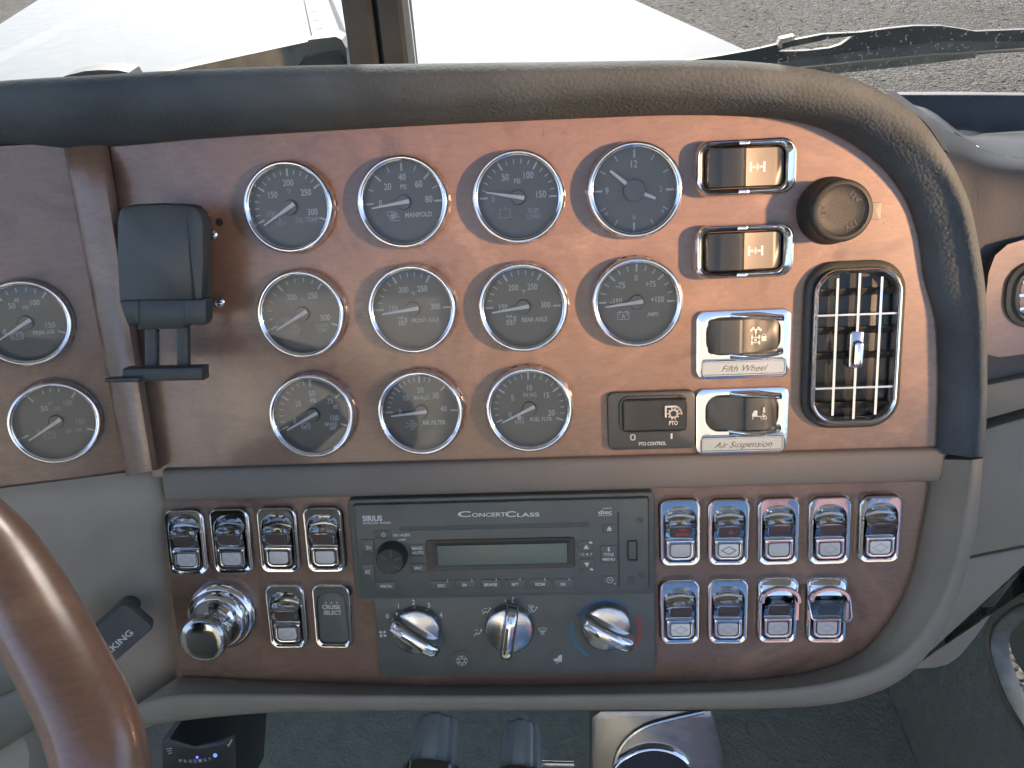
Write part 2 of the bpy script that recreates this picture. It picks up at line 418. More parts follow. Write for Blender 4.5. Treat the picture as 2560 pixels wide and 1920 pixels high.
# raised grey bar between them, rounded, its end free at the right
bl, br_ = pd(347, 1050, 10), pd(2062, 1016, 10)
vt = pd(1100, 995, 5).y; vb = pd(1100, 1066, 5).y
def bar(u0, u1, v0, v1, h, rnd=True, taper=None):
    mb = MB(); prof = []
    for i in range(13):
        a = math.pi * i / 12
        prof.append(((v0 + v1) / 2 + (v1 - v0) / 2 * math.cos(a), h * max(0.0, math.sin(a)) ** 0.42))
    L = []
    xs = [u0 + (u1 - u0) * i / 24 for i in range(25)]
    for x in xs: L.append([(x, v, -4 + (n + 4)) for v, n in prof])
    vm = (v0 + v1) / 2
    if rnd:
        for i in range(1, 7):
            a = R(90 * i / 6); q = math.cos(a)
            L.append([(u1 + 7 * math.sin(a), vm + (v - vm) * max(q, 0.02) ** 0.5, n * max(q, 0.02) ** 0.6) for v, n in prof])
    return mb.loft(L, closed=False, cap1=False)
bar(bl.x, br_.x - 9, vb, vt, 6.5).build('centre_bar', 'vinyl_bar', DASH, ang=60, flip=True)
# grey lower housing around the lower panel
LOW = [((2008, 992), (2096, 994), (2124, 990)), ((2004, 1054), (2087, 1059), (2118, 1065)), ((1997, 1098), (2079, 1120), (2110, 1140)), ((1984, 1164), (2067, 1180), (2097, 1195)),
       ((1971, 1229), (2049, 1245), (2077, 1265)), ((1948, 1290), (2020, 1315), (2048, 1340)), ((1912, 1350), (1978, 1380), (2010, 1405)), ((1862, 1405), (1918, 1432), (1952, 1465)),
       ((1790, 1440), (1836, 1464), (1870, 1504)), ((1680, 1462), (1716, 1486), (1750, 1526)), ((1500, 1474), (1510, 1496), (1520, 1533)), ((1100, 1482), (1100, 1502), (1100, 1535)),
       ((800, 1478), (800, 1502), (800, 1536)), ((580, 1470), (575, 1500), (560, 1541)), ((405, 1462), (390, 1502), (328, 1566)), ((385, 1462), (300, 1520), (180, 1600))]
rows = sweep(LOW, [(0, -12), (0, -3), (0.1, 2), (0.55, 16), (0.93, 26), (1.0, 28), (1.2, 30.5), (1.5, 31), (1.8, 28), (2.0, 20)], 7, [(1, 6), (0, -10), (-4, -60), (-10, -140)], lambda f: 0.6)
mb = MB(); mb.loft(rows, closed=False, cap1=False)
mb.add(rows[0], [tuple(range(len(rows[0])))])
mb.build('lower_housing', 'vinyl', DASH, ang=60, flip=True)

# driver's side: a wood panel that turns towards the seats, a half-round wood strip over the joint, grey panel beneath
LM = Matrix.Translation(Vector((UH, 0, 0))) @ Matrix.Rotation(PSI, 4, 'Y')
LMi = LM.inverted()
def pl(x, y, h=0.0):                             # pixel -> side panel's own frame (mm)
    c = LMi @ CAMP; d = LMi.to_3x3() @ ray(x * K, y * K)
    return c + d * ((h - c.z) / d.z)
SIDE = [pl(*p, 0) for p in [(-260, 330), (290, 300), (318, 1016), (270, 1021), (0, 1055), (-260, 1092)]]
mb = MB(); q = [(p.x, p.y) for p in SIDE]; mb.loft([[(x, y, -6) for x, y in q], [(x, y, 0) for x, y in q]]); mb.xform(LM)
mb.build('driver_wood_panel', 'wood_side', DASH, flip=True)
g0 = [pl(*p, 2) for p in [(-260, 1092), (0, 1055), (270, 1021), (345, 1012), (352, 1085)]]
rowsg = []
for t, h in ((0, -5), (0.0, 3), (0.03, 6), (0.08, 8), (0.14, 8), (0.2, 6), (0.3, 1), (0.6, -6), (1.0, -16)):
    row = []
    for xa, ya, xb, yb in ((-260, 1092, -260, 1700), (0, 1055, 0, 1640), (150, 1037, 150, 1610), (270, 1021, 285, 1585), (318, 1016, 340, 1562), (344, 1013, 378, 1520)):
        row.append(LM @ pl(xa + (xb - xa) * t, ya + (yb - ya) * t, h))
    rowsg.append(row)
# the panel's free edge turns back to the lower wood panel
for row in rowsg: row.append(row[-1] + Vector((2.0, 0, -4))); row.append(row[-1] + Vector((2.5, 0, -26)))
mb = MB(); mb.loft(rowsg, closed=False, cap1=False); mb.build('driver_lower_panel', 'vinyl_smooth', DASH, ang=50)
rows = []
A0, A1, B0, B1 = (140, 330), (272, 1028), (236, 322), (343, 1014)
for i in range(15):
    t = -0.06 + 1.06 * (i / 14) ** 1.3
    xa, ya = A0[0] + (A1[0] - A0[0]) * t, A0[1] + (A1[1] - A0[1]) * t
    xb, yb = B0[0] + (B1[0] - B0[0]) * t, B0[1] + (B1[1] - B0[1]) * t
    row = []
    for s_, n in ((0, 1), (0.0, 9.5), (0.04, 11.5), (0.12, 12.2), (0.35, 15), (0.6, 16.5), (0.8, 15.5), (0.93, 12), (0.99, 7), (1.0, 1)):
        row.append(pd(xa + (xb - xa) * s_, ya + (yb - ya) * s_, n * min(1.0, max(0.05, (t + 0.05) * 9))))
    rows.append(row)
mb = MB(); mb.loft(rows, closed=False, cap1=False); mb.add(rows[-1], [tuple(range(10))]); mb.build('joint_strip', 'wood_side', DASH, ang=50)

# ---------------------------------------------------------------- gauges
def lerp_out(p, n):                              # keep the outline of things that stand n mm proud where the photograph has it
    return CAMP + (Vector(p) - CAMP) * ((CAMP.z - n) / CAMP.z)
def tick(mb, a, r0, r1, wd, z):
    s_, c = math.sin(R(a)), math.cos(R(a))
    mb.stroke([(r0 * s_, r0 * c), (r1 * s_, r1 * c)], wd, z)

def ic_oilcan(m, z):
    m.stroke([(-3.4, 0.6), (-2.3, -0.2), (-2, -1.7), (1.2, -1.7), (2.2, -0.4), (3.2, 0.4)], 0.45, z); m.stroke([(-2.2, 0.2), (-3.4, 0.9), (-3.6, 0.1)], 0.35, z)
    m.stroke([(-0.8, -0.4), (-0.8, 3.2)], 0.6, z)
    for i in range(3): m.stroke([(-0.8, 1 + i * 0.9), (0.5, 1 + i * 0.9)], 0.4, z)
def ic_turbo(m, z):
    for i in range(10):
        a = i * 36; m.stroke([(0.7 * math.cos(R(a)), 0.7 * math.sin(R(a))), (1.9 * math.cos(R(a + 24)), 1.9 * math.sin(R(a + 24)))], 0.5, z)
    m.circ(0, 0, 0.7, 0.5, z, 12)
    m.stroke([(-3.8, 2.7), (0.6, 2.7), (2.2, 1.8), (2.8, 0.2), (2.8, -0.8), (3.9, -0.8)], 0.4, z)
    m.stroke([(3.8, -2.7), (-0.6, -2.7), (-2.2, -1.8), (-2.8, -0.2), (-2.8, 0.8), (-3.9, 0.8)], 0.4, z)
def ic_bellows(m, z):
    m.stroke([(-3.8, 2.7), (3.8, 2.7)], 0.4, z); m.stroke([(-3.8, -2.3), (3.8, -2.3)], 0.4, z)
    for s_ in (-1, 1): m.stroke([(s_ * 2.9, 2.6), (s_ * 3.6, 1.5), (s_ * 2.8, 0.2), (s_ * 3.6, -1.2), (s_ * 2.9, -2.2)], 0.45, z)
    m.stroke([(0, 2.7), (0, 4)], 0.45, z); m.stroke([(0, -2.3), (0, -3.6)], 0.45, z)
def ic_gear(m, z):
    m.circ(0, 0, 2.5, 0.5, z, 24)
    for i in range(12):
        a = R(i * 30); m.stroke([(2.6 * math.cos(a), 2.6 * math.sin(a)), (3.4 * math.cos(a), 3.4 * math.sin(a))], 0.7, z)
    m.stroke([(-0.2, -1.2), (-0.2, 1.6)], 0.6, z)
    for i in range(3): m.stroke([(-0.2, 0.1 + i * 0.7), (0.9, 0.1 + i * 0.7)], 0.35, z)
def ic_axle(m, z):
    m.stroke([(-1.2, 2.4), (-1.2, -2.6)], 0.5, z); m.stroke([(-2.6, 2.7), (0.2, 2.7)], 0.45, z)
    for x in (-2.7, 0.3):
        m.stroke([(x, 3.3), (x, 2.0)], 0.7, z); m.stroke([(x, 0), (x, -1.3)], 0.8, z); m.stroke([(x, -1.9), (x, -3.2)], 0.8, z)
    m.stroke([(-2.6, -0.6), (0.2, -0.6)], 0.4, z); m.stroke([(-2.6, -2.6), (0.2, -2.6)], 0.4, z)
    m.stroke([(1.9, -2), (1.9, 2.4)], 0.55, z); m.disc(1.9, -2.3, 0.6, z, 10)
    for i in range(4): m.stroke([(1.9, -0.4 + i * 0.9), (3.4, -0.4 + i * 0.9)], 0.4, z)
def ic_battery(m, z):
    m.stroke([(-3.5, 2), (3.5, 2), (3.5, -2.4), (-3.5, -2.4)], 0.4, z, True); m.stroke([(-2.6, 2.5), (-1.4, 2.5)], 0.6, z); m.stroke([(1.4, 2.5), (2.6, 2.5)], 0.6, z)
    m.text('A', 0, -0.4, 2.9, z); m.stroke([(-2.6, 0.7), (-1.7, 0.7)], 0.4, z); m.stroke([(1.8, 0.7), (2.8, 0.7)], 0.4, z); m.stroke([(2.3, 0.2), (2.3, 1.2)], 0.4, z)
def ic_brake(m, z, t=None):
    m.circ(0, 0, 2.2, 0.45, z, 20); m.circ(0, 0, 3.3, 0.45, z, 10, 130, 230); m.circ(0, 0, 3.3, 0.45, z, 10, -50, 50)
    if t: m.text(t, 0, 0, 2.7, z)
    else: m.stroke([(-1.2, -0.7), (0, -0.2), (0.4, 0.4), (1.3, 0.5)], 0.7, z); m.stroke([(-1.3, -1.1), (1.3, -1.1)], 0.35, z)
def ic_filter(m, z):
    for i in range(4):
        for j in range(2): m.disc(-0.4 + j * 1.2, -1.8 + i * 1.2, 0.38, z, 8)
    m.stroke([(-1.1, 2.9), (1.5, 2.9)], 0.4, z); m.stroke([(-1.1, -2.9), (1.5, -2.9)], 0.4, z)
    m.stroke([(1.6, 1.7), (3.6, 0), (1.6, -1.7)], 0.4, z, True); m.stroke([(-3.6, 1.6), (-1.4, 0.5)], 0.4, z); m.stroke([(-3.6, -1.4), (-1.4, -0.6)], 0.4, z)
def ic_fuel(m, z):
    m.poly([(-1.3, -0.2), (0.9, -0.2), (0.9, 3.2), (-1.3, 3.2)], z); m.stroke([(0.9, 2), (2, 1.6), (2, 0.2), (1.4, 0)], 0.4, z)
    for i in range(4):
        for j in range(2): m.disc(-1.9 + i * 1.2, -1 - j * 1.1, 0.38, z, 8)
    m.stroke([(-2.8, -0.5), (-2.8, -2.6)], 0.4, z); m.stroke([(2.6, -0.5), (2.6, -2.6)], 0.4, z)

DZ, GZ = 3.4, 8.0
def gauge(label, spec, mat, size=1.0, group='round chrome-rimmed gauges in the dashboard'):
    g = thing('gauge' if 'hands' not in spec else 'clock', label, 'gauge' if 'hands' not in spec else 'clock', group=group, mat=mat)
    k = 0.001 * size
    b = MB(); b.lathe([(27.2, -1), (28.2, 0.2), (28.4, 5.5), (28.3, 7.4), (27.9, 8.9), (27.2, 9.9), (26.4, 10.2), (25.7, 9.9), (25.35, 9.2), (25.1, 9.1), (24.75, 9.0), (24.4, 8.4), (24.3, 7.6), (24.2, DZ)], seg=72, cap=False)
    b.build('bezel', 'chrome', g, k=k, ang=50)
    # crimped edge of the bezel: the little folds round its skirt
    cr = MB()
    for i in range(26):
        a = 2 * math.pi * (i + random.random() * 0.3) / 26
        cr.add([(28.2 * math.cos(a + d), 28.2 * math.sin(a + d), z) for d, z in ((-0.07, 0.4), (0.07, 0.4), (0.06, 2.2), (-0.06, 2.2))] + [(29.0 * math.cos(a + d), 29.0 * math.sin(a + d), 0.7) for d in (-0.06, 0.06)],
               [(0, 1, 5, 4), (4, 5, 2, 3), (0, 4, 3), (1, 2, 5)])
    cr.build('crimped_edge', 'chrome', g, k=k)
    f = MB(); f.lathe([(25.2, DZ - 1.5), (25.2, DZ - 0.4), (24.6, DZ)], seg=64); face = f.build('dial_face', 'dial', g, k=k, ang=30)
    p = MB(); z = DZ + 0.12
    for a in spec.get('maj', []): tick(p, a, 19.3, 23.2, 1.15, z)
    for a in spec.get('mid', []): tick(p, a, 20.0, 23.0, 0.62, z)
    for a in spec.get('min', []): tick(p, a, 20.3, 22.7, 0.6, z)
    for t, x, y, h in spec.get('num', []): p.text(t, x, y, h, z, bold=0.016)
    p.build('dial_print', 'print', face, k=k)
    d = MB()
    for t, x, y, h in spec.get('dim', []): d.text(t, x, y, h, z, bold=0.025)
    if 'icon' in spec:
        im = MB(); spec['icon'][0](im, 0); ix, iy, sc = spec['icon'][1:]
        d.add([(v.x * sc + ix, v.y * sc + iy, z) for v in im.v], im.f)
    for x, y in spec.get('dots', []): d.disc(x, y, 1.0, z, 12)
    if d.v: d.build('dial_legend', spec.get('dimmat', 'print_dim'), face, k=k)
    def hand(a, tip, tail, w0, w1, z0, name):
        h = MB(); s_, c = math.sin(R(a)), math.cos(R(a)); dx = Vector((s_, c, 0)); nx = Vector((c, -s_, 0))
        A = dx * tail; B = dx * tip
        q = [A - nx * w0, A + nx * w0, B + nx * w1, B - nx * w1]
        h.loft([[v + Vector((0, 0, z0)) for v in q], [v + Vector((0, 0, z0 + 0.5)) for v in q]])
        return h.build(name, 'needle', g, k=k, ang=20)
    if 'hands' in spec:
        MB().lathe([(6.6, DZ), (6.6, 5.6), (6.2, 6.1)], seg=40).build('hub', 'dial', g, k=k)
        hand(spec['hands'][0], 18.5, 6.3, 1.1, 0.75, 5.9, 'minute_hand'); hand(spec['hands'][1], 13.5, 6.3, 1.1, 0.75, 5.4, 'hour_hand')
    else:
        nd = hand(spec['needle'], 19.8, -3.8, 1.25, 0.42, 6.2, 'needle')
        MB().lathe([(4.6, DZ), (4.6, 5.2), (4.2, 5.9)], seg=32).build('hub', 'dial', nd, k=k)
    MB().lathe([(25.2, GZ), (0.01, GZ)], seg=48).build('glass', 'glass', g, k=k)
    return g

def four(a, b): return [a + (b - a) * i / 5 for i in range(1, 5)]
G112 = lambda full: sum([four(*x) for x in ((-112, -56), (-56, 0), (0, 56), (56, 112))[:full]], [])
SP = {
 'OIL': dict(maj=[-112, -56, 0, 56, 112], min=G112(3), num=[('200', 0, 15.0, 3.7), ('150', -10.4, 8.2, 3.7), ('250', 10.6, 8.6, 3.7), ('300', 13.6, -3.4, 3.7)],
             dim=[('100', -12.2, -3.4, 3.7), ('\u00b0F', 0, 9.8, 2.7), ('OIL TEMP', 9.6, -8.0, 2.9)], icon=(ic_oilcan, -7.2, -9.0, 0.95), needle=-121),
 'MAN': dict(maj=[-90, -45, 0, 45, 90], mid=[-67.5, -22.5, 22.5, 67.5], num=[('40', 0, 15.2, 3.9), ('20', -9.3, 10, 3.9), ('60', 10, 10.6, 3.9), ('80', 15.6, 1.2, 3.9), ('PSI', 0.4, 9.4, 2.8)],
             dim=[('0', -14.6, 0.4, 3.4), ('MANIFOLD', 8.6, -7.8, 2.8)], icon=(ic_turbo, -7.2, -8.0, 1.0), needle=-98, dimmat='print'),
 'SUS': dict(maj=[-90, -30, 30, 90], min=four(-90, -30) + four(-30, 30) + four(30, 90), num=[('50', -7.6, 12.2, 3.9), ('100', 6.6, 13.0, 3.9), ('150', 14.0, 1.4, 3.9), ('PSI', -0.4, 9.7, 2.8)],
             dim=[('0', -15.6, -0.6, 3.4), ('SUSP', 9, -8.2, 2.6), ('LOAD', 9, -11.6, 2.6)], icon=(ic_bellows, -8.5, -9.6, 1.0), needle=-80),
 'CLK': dict(maj=[0, 90, 180, 270], mid=[30, 60, 120, 150, 210, 240, 300, 330], num=[('12', 0, 15.4, 4.0), ('9', -16.2, 0.2, 3.8)], dim=[('3', 15.8, 0.4, 3.6), ('6', 0, -15.4, 3.6)],
             dots=[(-16.6, -13.2), (17, -12.6)], hands=(-51, 112)),
 'TRN': dict(maj=[-112, -37, 37, 112], min=four(-112, -37) + four(-37, 37), num=[('200', -6.0, 11.0, 3.7), ('250', 7.4, 11.2, 3.7), ('300', 14.0, -3.2, 3.7)],
             dim=[('150', -11.6, -3.8, 3.7), ('\u00b0F', 0.8, 8.4, 2.6), ('TRANS', 11, -8.2, 2.4), ('TEMP', 11, -11.2, 2.4)], icon=(ic_gear, -6.4, -9.6, 1.0), needle=-118),
 'FRA': dict(maj=[-90, -30, 30, 90], min=four(-90, -30) + four(-30, 30), num=[('200', -5.4, 12.2, 3.6), ('300', 14.2, 0.8, 3.6)],
             dim=[('250', 6.6, 12.4, 3.6), ('150', -12.6, 0.4, 3.4), ('\u00b0F', 0.6, 9.4, 2.4), ('FRONT AXLE', 7.2, -7.6, 2.5)], icon=(ic_axle, -7.4, -7.6, 0.85), needle=-97, dimmat='print'),
 'REA': dict(maj=[-90, -30, 30, 90], min=four(-90, -30) + four(-30, 30), num=[('200', -5.8, 12.2, 3.6), ('250', 6.2, 12.4, 3.6), ('300', 14.2, 0.8, 3.6)],
             dim=[('150', -12.6, 0.2, 3.4), ('\u00b0F', 0.4, 9.4, 2.4), ('REAR AXLE', 6.8, -8.2, 2.7)], icon=(ic_axle, -8.0, -8.2, 0.95), needle=-98, dimmat='print'),
 'AMP': dict(maj=[-90, -45, 0, 45, 90], mid=[-75, -60, -30, -15, 15, 30, 60, 75], num=[('-75', -9.8, 10.6, 3.7), ('+75', 8.8, 11.0, 3.5), ('0', -0.2, 15.0, 3.6)],
             dim=[('-150', -12.6, 0.6, 3.4), ('+150', 13.0, 1.2, 3.4), ('AMPS', 10.2, -8.0, 2.4)], icon=(ic_battery, -8.2, -8.4, 1.0), needle=-97, dimmat='print'),
 'BRK': dict(maj=[-112, -56, 0, 56, 112], min=G112(2), num=[('25', -9.4, 7.8, 3.7), ('50', 0.6, 14.2, 3.7), ('75', 12.0, 8.6, 3.6), ('100', 13.8, -3.0, 3.6)],
             dim=[('0', -13, -3.4, 3.4), ('PSI', 0.8, 9.4, 2.8), ('85', 15.2, 4.4, 2.6), ('BRAKE', 11, -7.0, 2.3), ('APP', 11.8, -9.8, 2.3)], icon=(ic_brake, -6.0, -7.4, 0.95), needle=-117, dimmat='print'),
 'AIR': dict(maj=[-90, -45, 0, 45, 90], min=four(-90, -45) + four(-45, 0) + [9, 18], num=[('10', -9.4, 9.4, 3.7), ('20', 0.2, 14.2, 3.7), ('30', 10, 10.2, 3.7), ('40', 14.6, 1.2, 3.7), ('0', -14.2, 0.2, 3.5), ('IN H\u2082O', 0.6, 9.2, 2.6)],
             dim=[('AIR FILTER', 7.6, -7.8, 2.7)], icon=(ic_filter, -7.2, -8.8, 1.0), needle=-95.5, dimmat='print'),
 'FUE': dict(maj=[-112, -56, 0, 56, 112], min=G112(4), num=[('5', -10.6, 7.2, 3.7), ('10', 0.6, 13.6, 3.6), ('15', 11.4, 8.2, 3.6), ('20', 14.2, -3.6, 3.6), ('IN HG', 0.8, 8.8, 2.6)],
             dim=[('0', -12.6, -4.2, 3.5), ('FUEL FLTR', 7.4, -7.6, 2.6)], icon=(ic_fuel, -6.6, -7.6, 1.0), needle=-115.5, dimmat='print'),
 'PRI': dict(maj=[-112, -37, 37, 112], min=[-22, -7, 8, 22], num=[('50', -6.4, 11.4, 3.6), ('150', 13.8, -2.8, 3.6), ('PSI', 1.2, 9.8, 2.5)],
             dim=[('65', -3.2, 15, 2.4), ('100', 7, 12.6, 3.4), ('0', -13, -5, 3.5), ('PRIM AIR', 9.4, -7.2, 2.7)], icon=(lambda m, z: ic_brake(m, z, '1'), -6.4, -8.2, 1.1), needle=-121, dimmat='print'),
 'SEC': dict(maj=[-112, -37, 37, 112], min=[-13, -1, 12], num=[('50', -5.8, 9.8, 3.6)], 
             dim=[('65', -1.6, 13, 2.4), ('100', 8.8, 12.0, 3.4), ('150', 14.4, -1.8, 3.4), ('PSI', 2.2, 8.6, 2.5), ('0', -11.5, -5.4, 3.2), ('SEC AIR', 9.8, -7.4, 2.4)], icon=(lambda m, z: ic_brake(m, z, '2'), -5.2, -8.8, 1.1), needle=-121),
}
def gm(px, py, rot=0.0):
    q = pd(px, py, 9.0); return W4 @ Matrix.Translation(Vector((q.x, q.y, 0)) * 0.001) @ Matrix.Rotation(R(rot), 4, 'Z') @ Matrix.Rotation(R(random.uniform(-0.9, 0.9)), 4, 'X') @ Matrix.Rotation(R(random.uniform(-0.9, 0.9)), 4, 'Y')
for key, px, py, lab, rot in (
    ('OIL', 622, 448, 'oil temperature gauge marked OIL TEMP with a 100 to 300 scale', 0.5), ('MAN', 869, 437, 'manifold pressure gauge marked MANIFOLD with a 0 to 80 scale', 0.5),
    ('SUS', 1119, 426, 'suspension load gauge marked SUSP LOAD reading just above zero', -0.5), ('CLK', 1372, 411, 'analog clock with 12, 3, 6 and 9 beside the chrome axle switches', -0.8),
    ('TRN', 649, 680, 'transmission temperature gauge marked TRANS TEMP below the oil gauge', 1.0), ('FRA', 890, 669, 'front axle temperature gauge marked FRONT AXLE', 0.4),
    ('REA', 1130, 665, 'rear axle temperature gauge marked REAR AXLE', 0), ('AMP', 1377, 654, 'ammeter marked AMPS with a minus 150 to plus 150 scale', -0.6),
    ('BRK', 672, 900, 'brake application pressure gauge marked BRAKE APP', 1.0), ('AIR', 908, 893, 'air filter restriction gauge marked AIR FILTER', 0.4),
    ('FUE', 1143, 886, 'fuel filter gauge marked FUEL FLTR above the radio', 0)):
    gauge(lab, SP[key], gm(px, py, rot), 1.0 if key != 'CLK' else 1.02)
for key, px, py, lab in (('PRI', 52, 699, 'primary air pressure gauge marked PRIM AIR cut by the picture edge'), ('SEC', 118, 915, 'secondary air pressure gauge marked SEC AIR beside the wood strip')):
    q = pl(px, py, 9.0)
    gauge(lab, SP[key], W4 @ Matrix.Scale(0.001, 4) @ LM @ Matrix.Translation(Vector((q.x, q.y, 0))) @ Matrix.Scale(1000, 4), 0.965)

# ---------------------------------------------------------------- small chrome rocker switches
CACHE = {}
def shared(key, maker, name, mat, parent):
    if key not in CACHE: CACHE[key] = maker().build(name, mat, parent)
    else:
        o = CACHE[key].copy(); o.name = name; COL.objects.link(o); o.parent = parent; return o
    return CACHE[key]
def z_(loop, z): return [(x, y, z) for x, y in loop]
OPEN = lambda d=0: rr(21.4 - d, 39 - d, (9, 9, 4.5, 4.5), 6, 0, -0.9)
def mk_bezel():
    m = MB()
    m.loft([z_(rr(28.6, 49, 7, 6), -4), z_(rr(28.6, 49, 7, 6), 1.5), z_(rr(28.2, 48.6, 6.8, 6), 3.2), z_(rr(27.2, 47.6, 6.4, 6), 4.9), z_(rr(25.9, 46.3, 5.6, 6), 6.0), z_(rr(25.0, 45.4, 5.2, 6), 6.3),
            z_(rr(24.6, 45.0, 5.0, 6), 6.25), z_(OPEN(-0.6), 6.15), z_(OPEN(), 5.8), z_(OPEN(0.3), 0.0)], cap1=False)
    return m
def grid(prof, half, nx=9, skirt=True):
    m = MB(); L = []
    for y, z, bow, crown in prof:
        row = []
        for i in range(nx):
            t = -1 + 2 * i / (nx - 1); row.append((half * t, y - bow * t * t, z - crown * t * t))
        if skirt: row = [(-half - 0.1, row[0][1], 0)] + row + [(half + 0.1, row[-1][1], 0)]
        L.append(row)
    return m.loft(L, closed=False, cap1=False)
def mk_rocker():
    return grid([(18.0, 0.5, 3.4, 0), (15.8, 2.0, 3.2, 0), (14.2, 5.2, 2.8, .5), (13.6, 5.6, 2.6, .5), (11, 4.8, 2.1, .4), (9, 6.8, 1.8, .5), (7.9, 10.0, 1.6, .7), (7.5, 10.7, 1.5, .7), (7.0, 10.6, 1.4, .7), (6.4, 9.8, 1.2, .5),
                 (2, 8.3, .3, .4), (-3.4, 6.5, 0, .2), (-4.5, 6.2, 0, 0), (-4.5, 0, 0, 0)], 9.7)
def mk_frame():
    m = MB(); o = rr(18.6, 14.4, (0.8, 0.8, 4.5, 4.5), 6, 0, -11.8); i = rr(14.3, 10.2, (1.6, 1.6, 3.2, 3.2), 6, 0, -12)
    return m.ring(o, i, [(0, 0), (0, 6.6), (0.06, 7.3), (0.2, 7.7), (0.55, 7.8), (0.9, 7.6), (1, 7.0), (1, 6)])
def mk_lens_top():
    m = MB(); m.pad(rr(14.4, 8.2, (1.6, 1.6, 2.4, 2.4), 5), -0.5, 0.55, 0.35)
    return m.xform(Matrix.Translation((0, 1.9, 8.25)) @ Matrix.Rotation(R(17), 4, 'X'))
def mk_lens_low():
    m = MB(); return m.pad(rr(13.2, 9.1, (1.4, 1.4, 2.8, 2.8), 6, 0, -12), 0, 7.5, 0.4)
def mk_rim():                                    # bright line round the upper lens
    m = MB(); o = rr(15.6, 9.4, (1.9, 1.9, 2.8, 2.8), 5); i = rr(14.4, 8.2, (1.6, 1.6, 2.4, 2.4), 5)
    m.ring(o, i, [(0, -0.4), (0.15, 0.35), (0.8, 0.4), (1, 0.1)]); return m.xform(Matrix.Translation((0, 1.9, 8.25)) @ Matrix.Rotation(R(17), 4, 'X'))
def mk_diamond():
    m = MB(); m.stroke([(-5.2, -12), (0, -8.9), (5.2, -12), (0, -15.1)], 0.28, 7.56, True); m.stroke([(-4.2, -12), (0, -9.6), (4.2, -12), (0, -14.4)], 0.22, 7.56, True); return m

def mk_guard_hood():
    m = MB(); L = []
    for y, h, wd in ((24.6, 1, 13.4), (24.3, 5, 13.8), (22.8, 9.0, 14.0), (20, 12.0, 14.1), (16.5, 14.0, 14.1), (13.6, 15.0, 14.1)):
        L.append([(wd * math.cos(R(180 - 15 * i)) if True else 0, y - 3.0 * (1 - math.sin(R(15 * i))), 0.72 * h * (math.sin(R(15 * i)) ** 0.45)) for i in range(13)])
    return m.loft(L, closed=False, cap1=False)
def mk_guard_hoop():
    m = MB(); A = []; 
    for i in range(17):
        a = R(180 - 180 * i / 16); A.append((math.cos(a), max(0.0, math.sin(a)) ** 0.8))
    o = [(13.6 * x, 8.5 + 11.0 * y) for x, y in A]; n = [(10.8 * x, 8.5 + 8.8 * y) for x, y in A]
    m.loft([[(x, y, 8) for x, y in o], [(x, y, 11.6) for x, y in o], [(x * 0.97, y * 0.985, 12.2) for x, y in o], [(x * 1.03, y * 1.01, 12.2) for x, y in n], [(x, y, 11.6) for x, y in n], [(x, y, 7) for x, y in n]], closed=False, cap1=False)
    for s_ in (-1, 1): m.box(min(s_ * 13.4, s_ * 11.6), max(s_ * 13.4, s_ * 11.6), -6.0, 9.0, 2, 7.6)
    return m
RK = 'small chrome rocker switches'
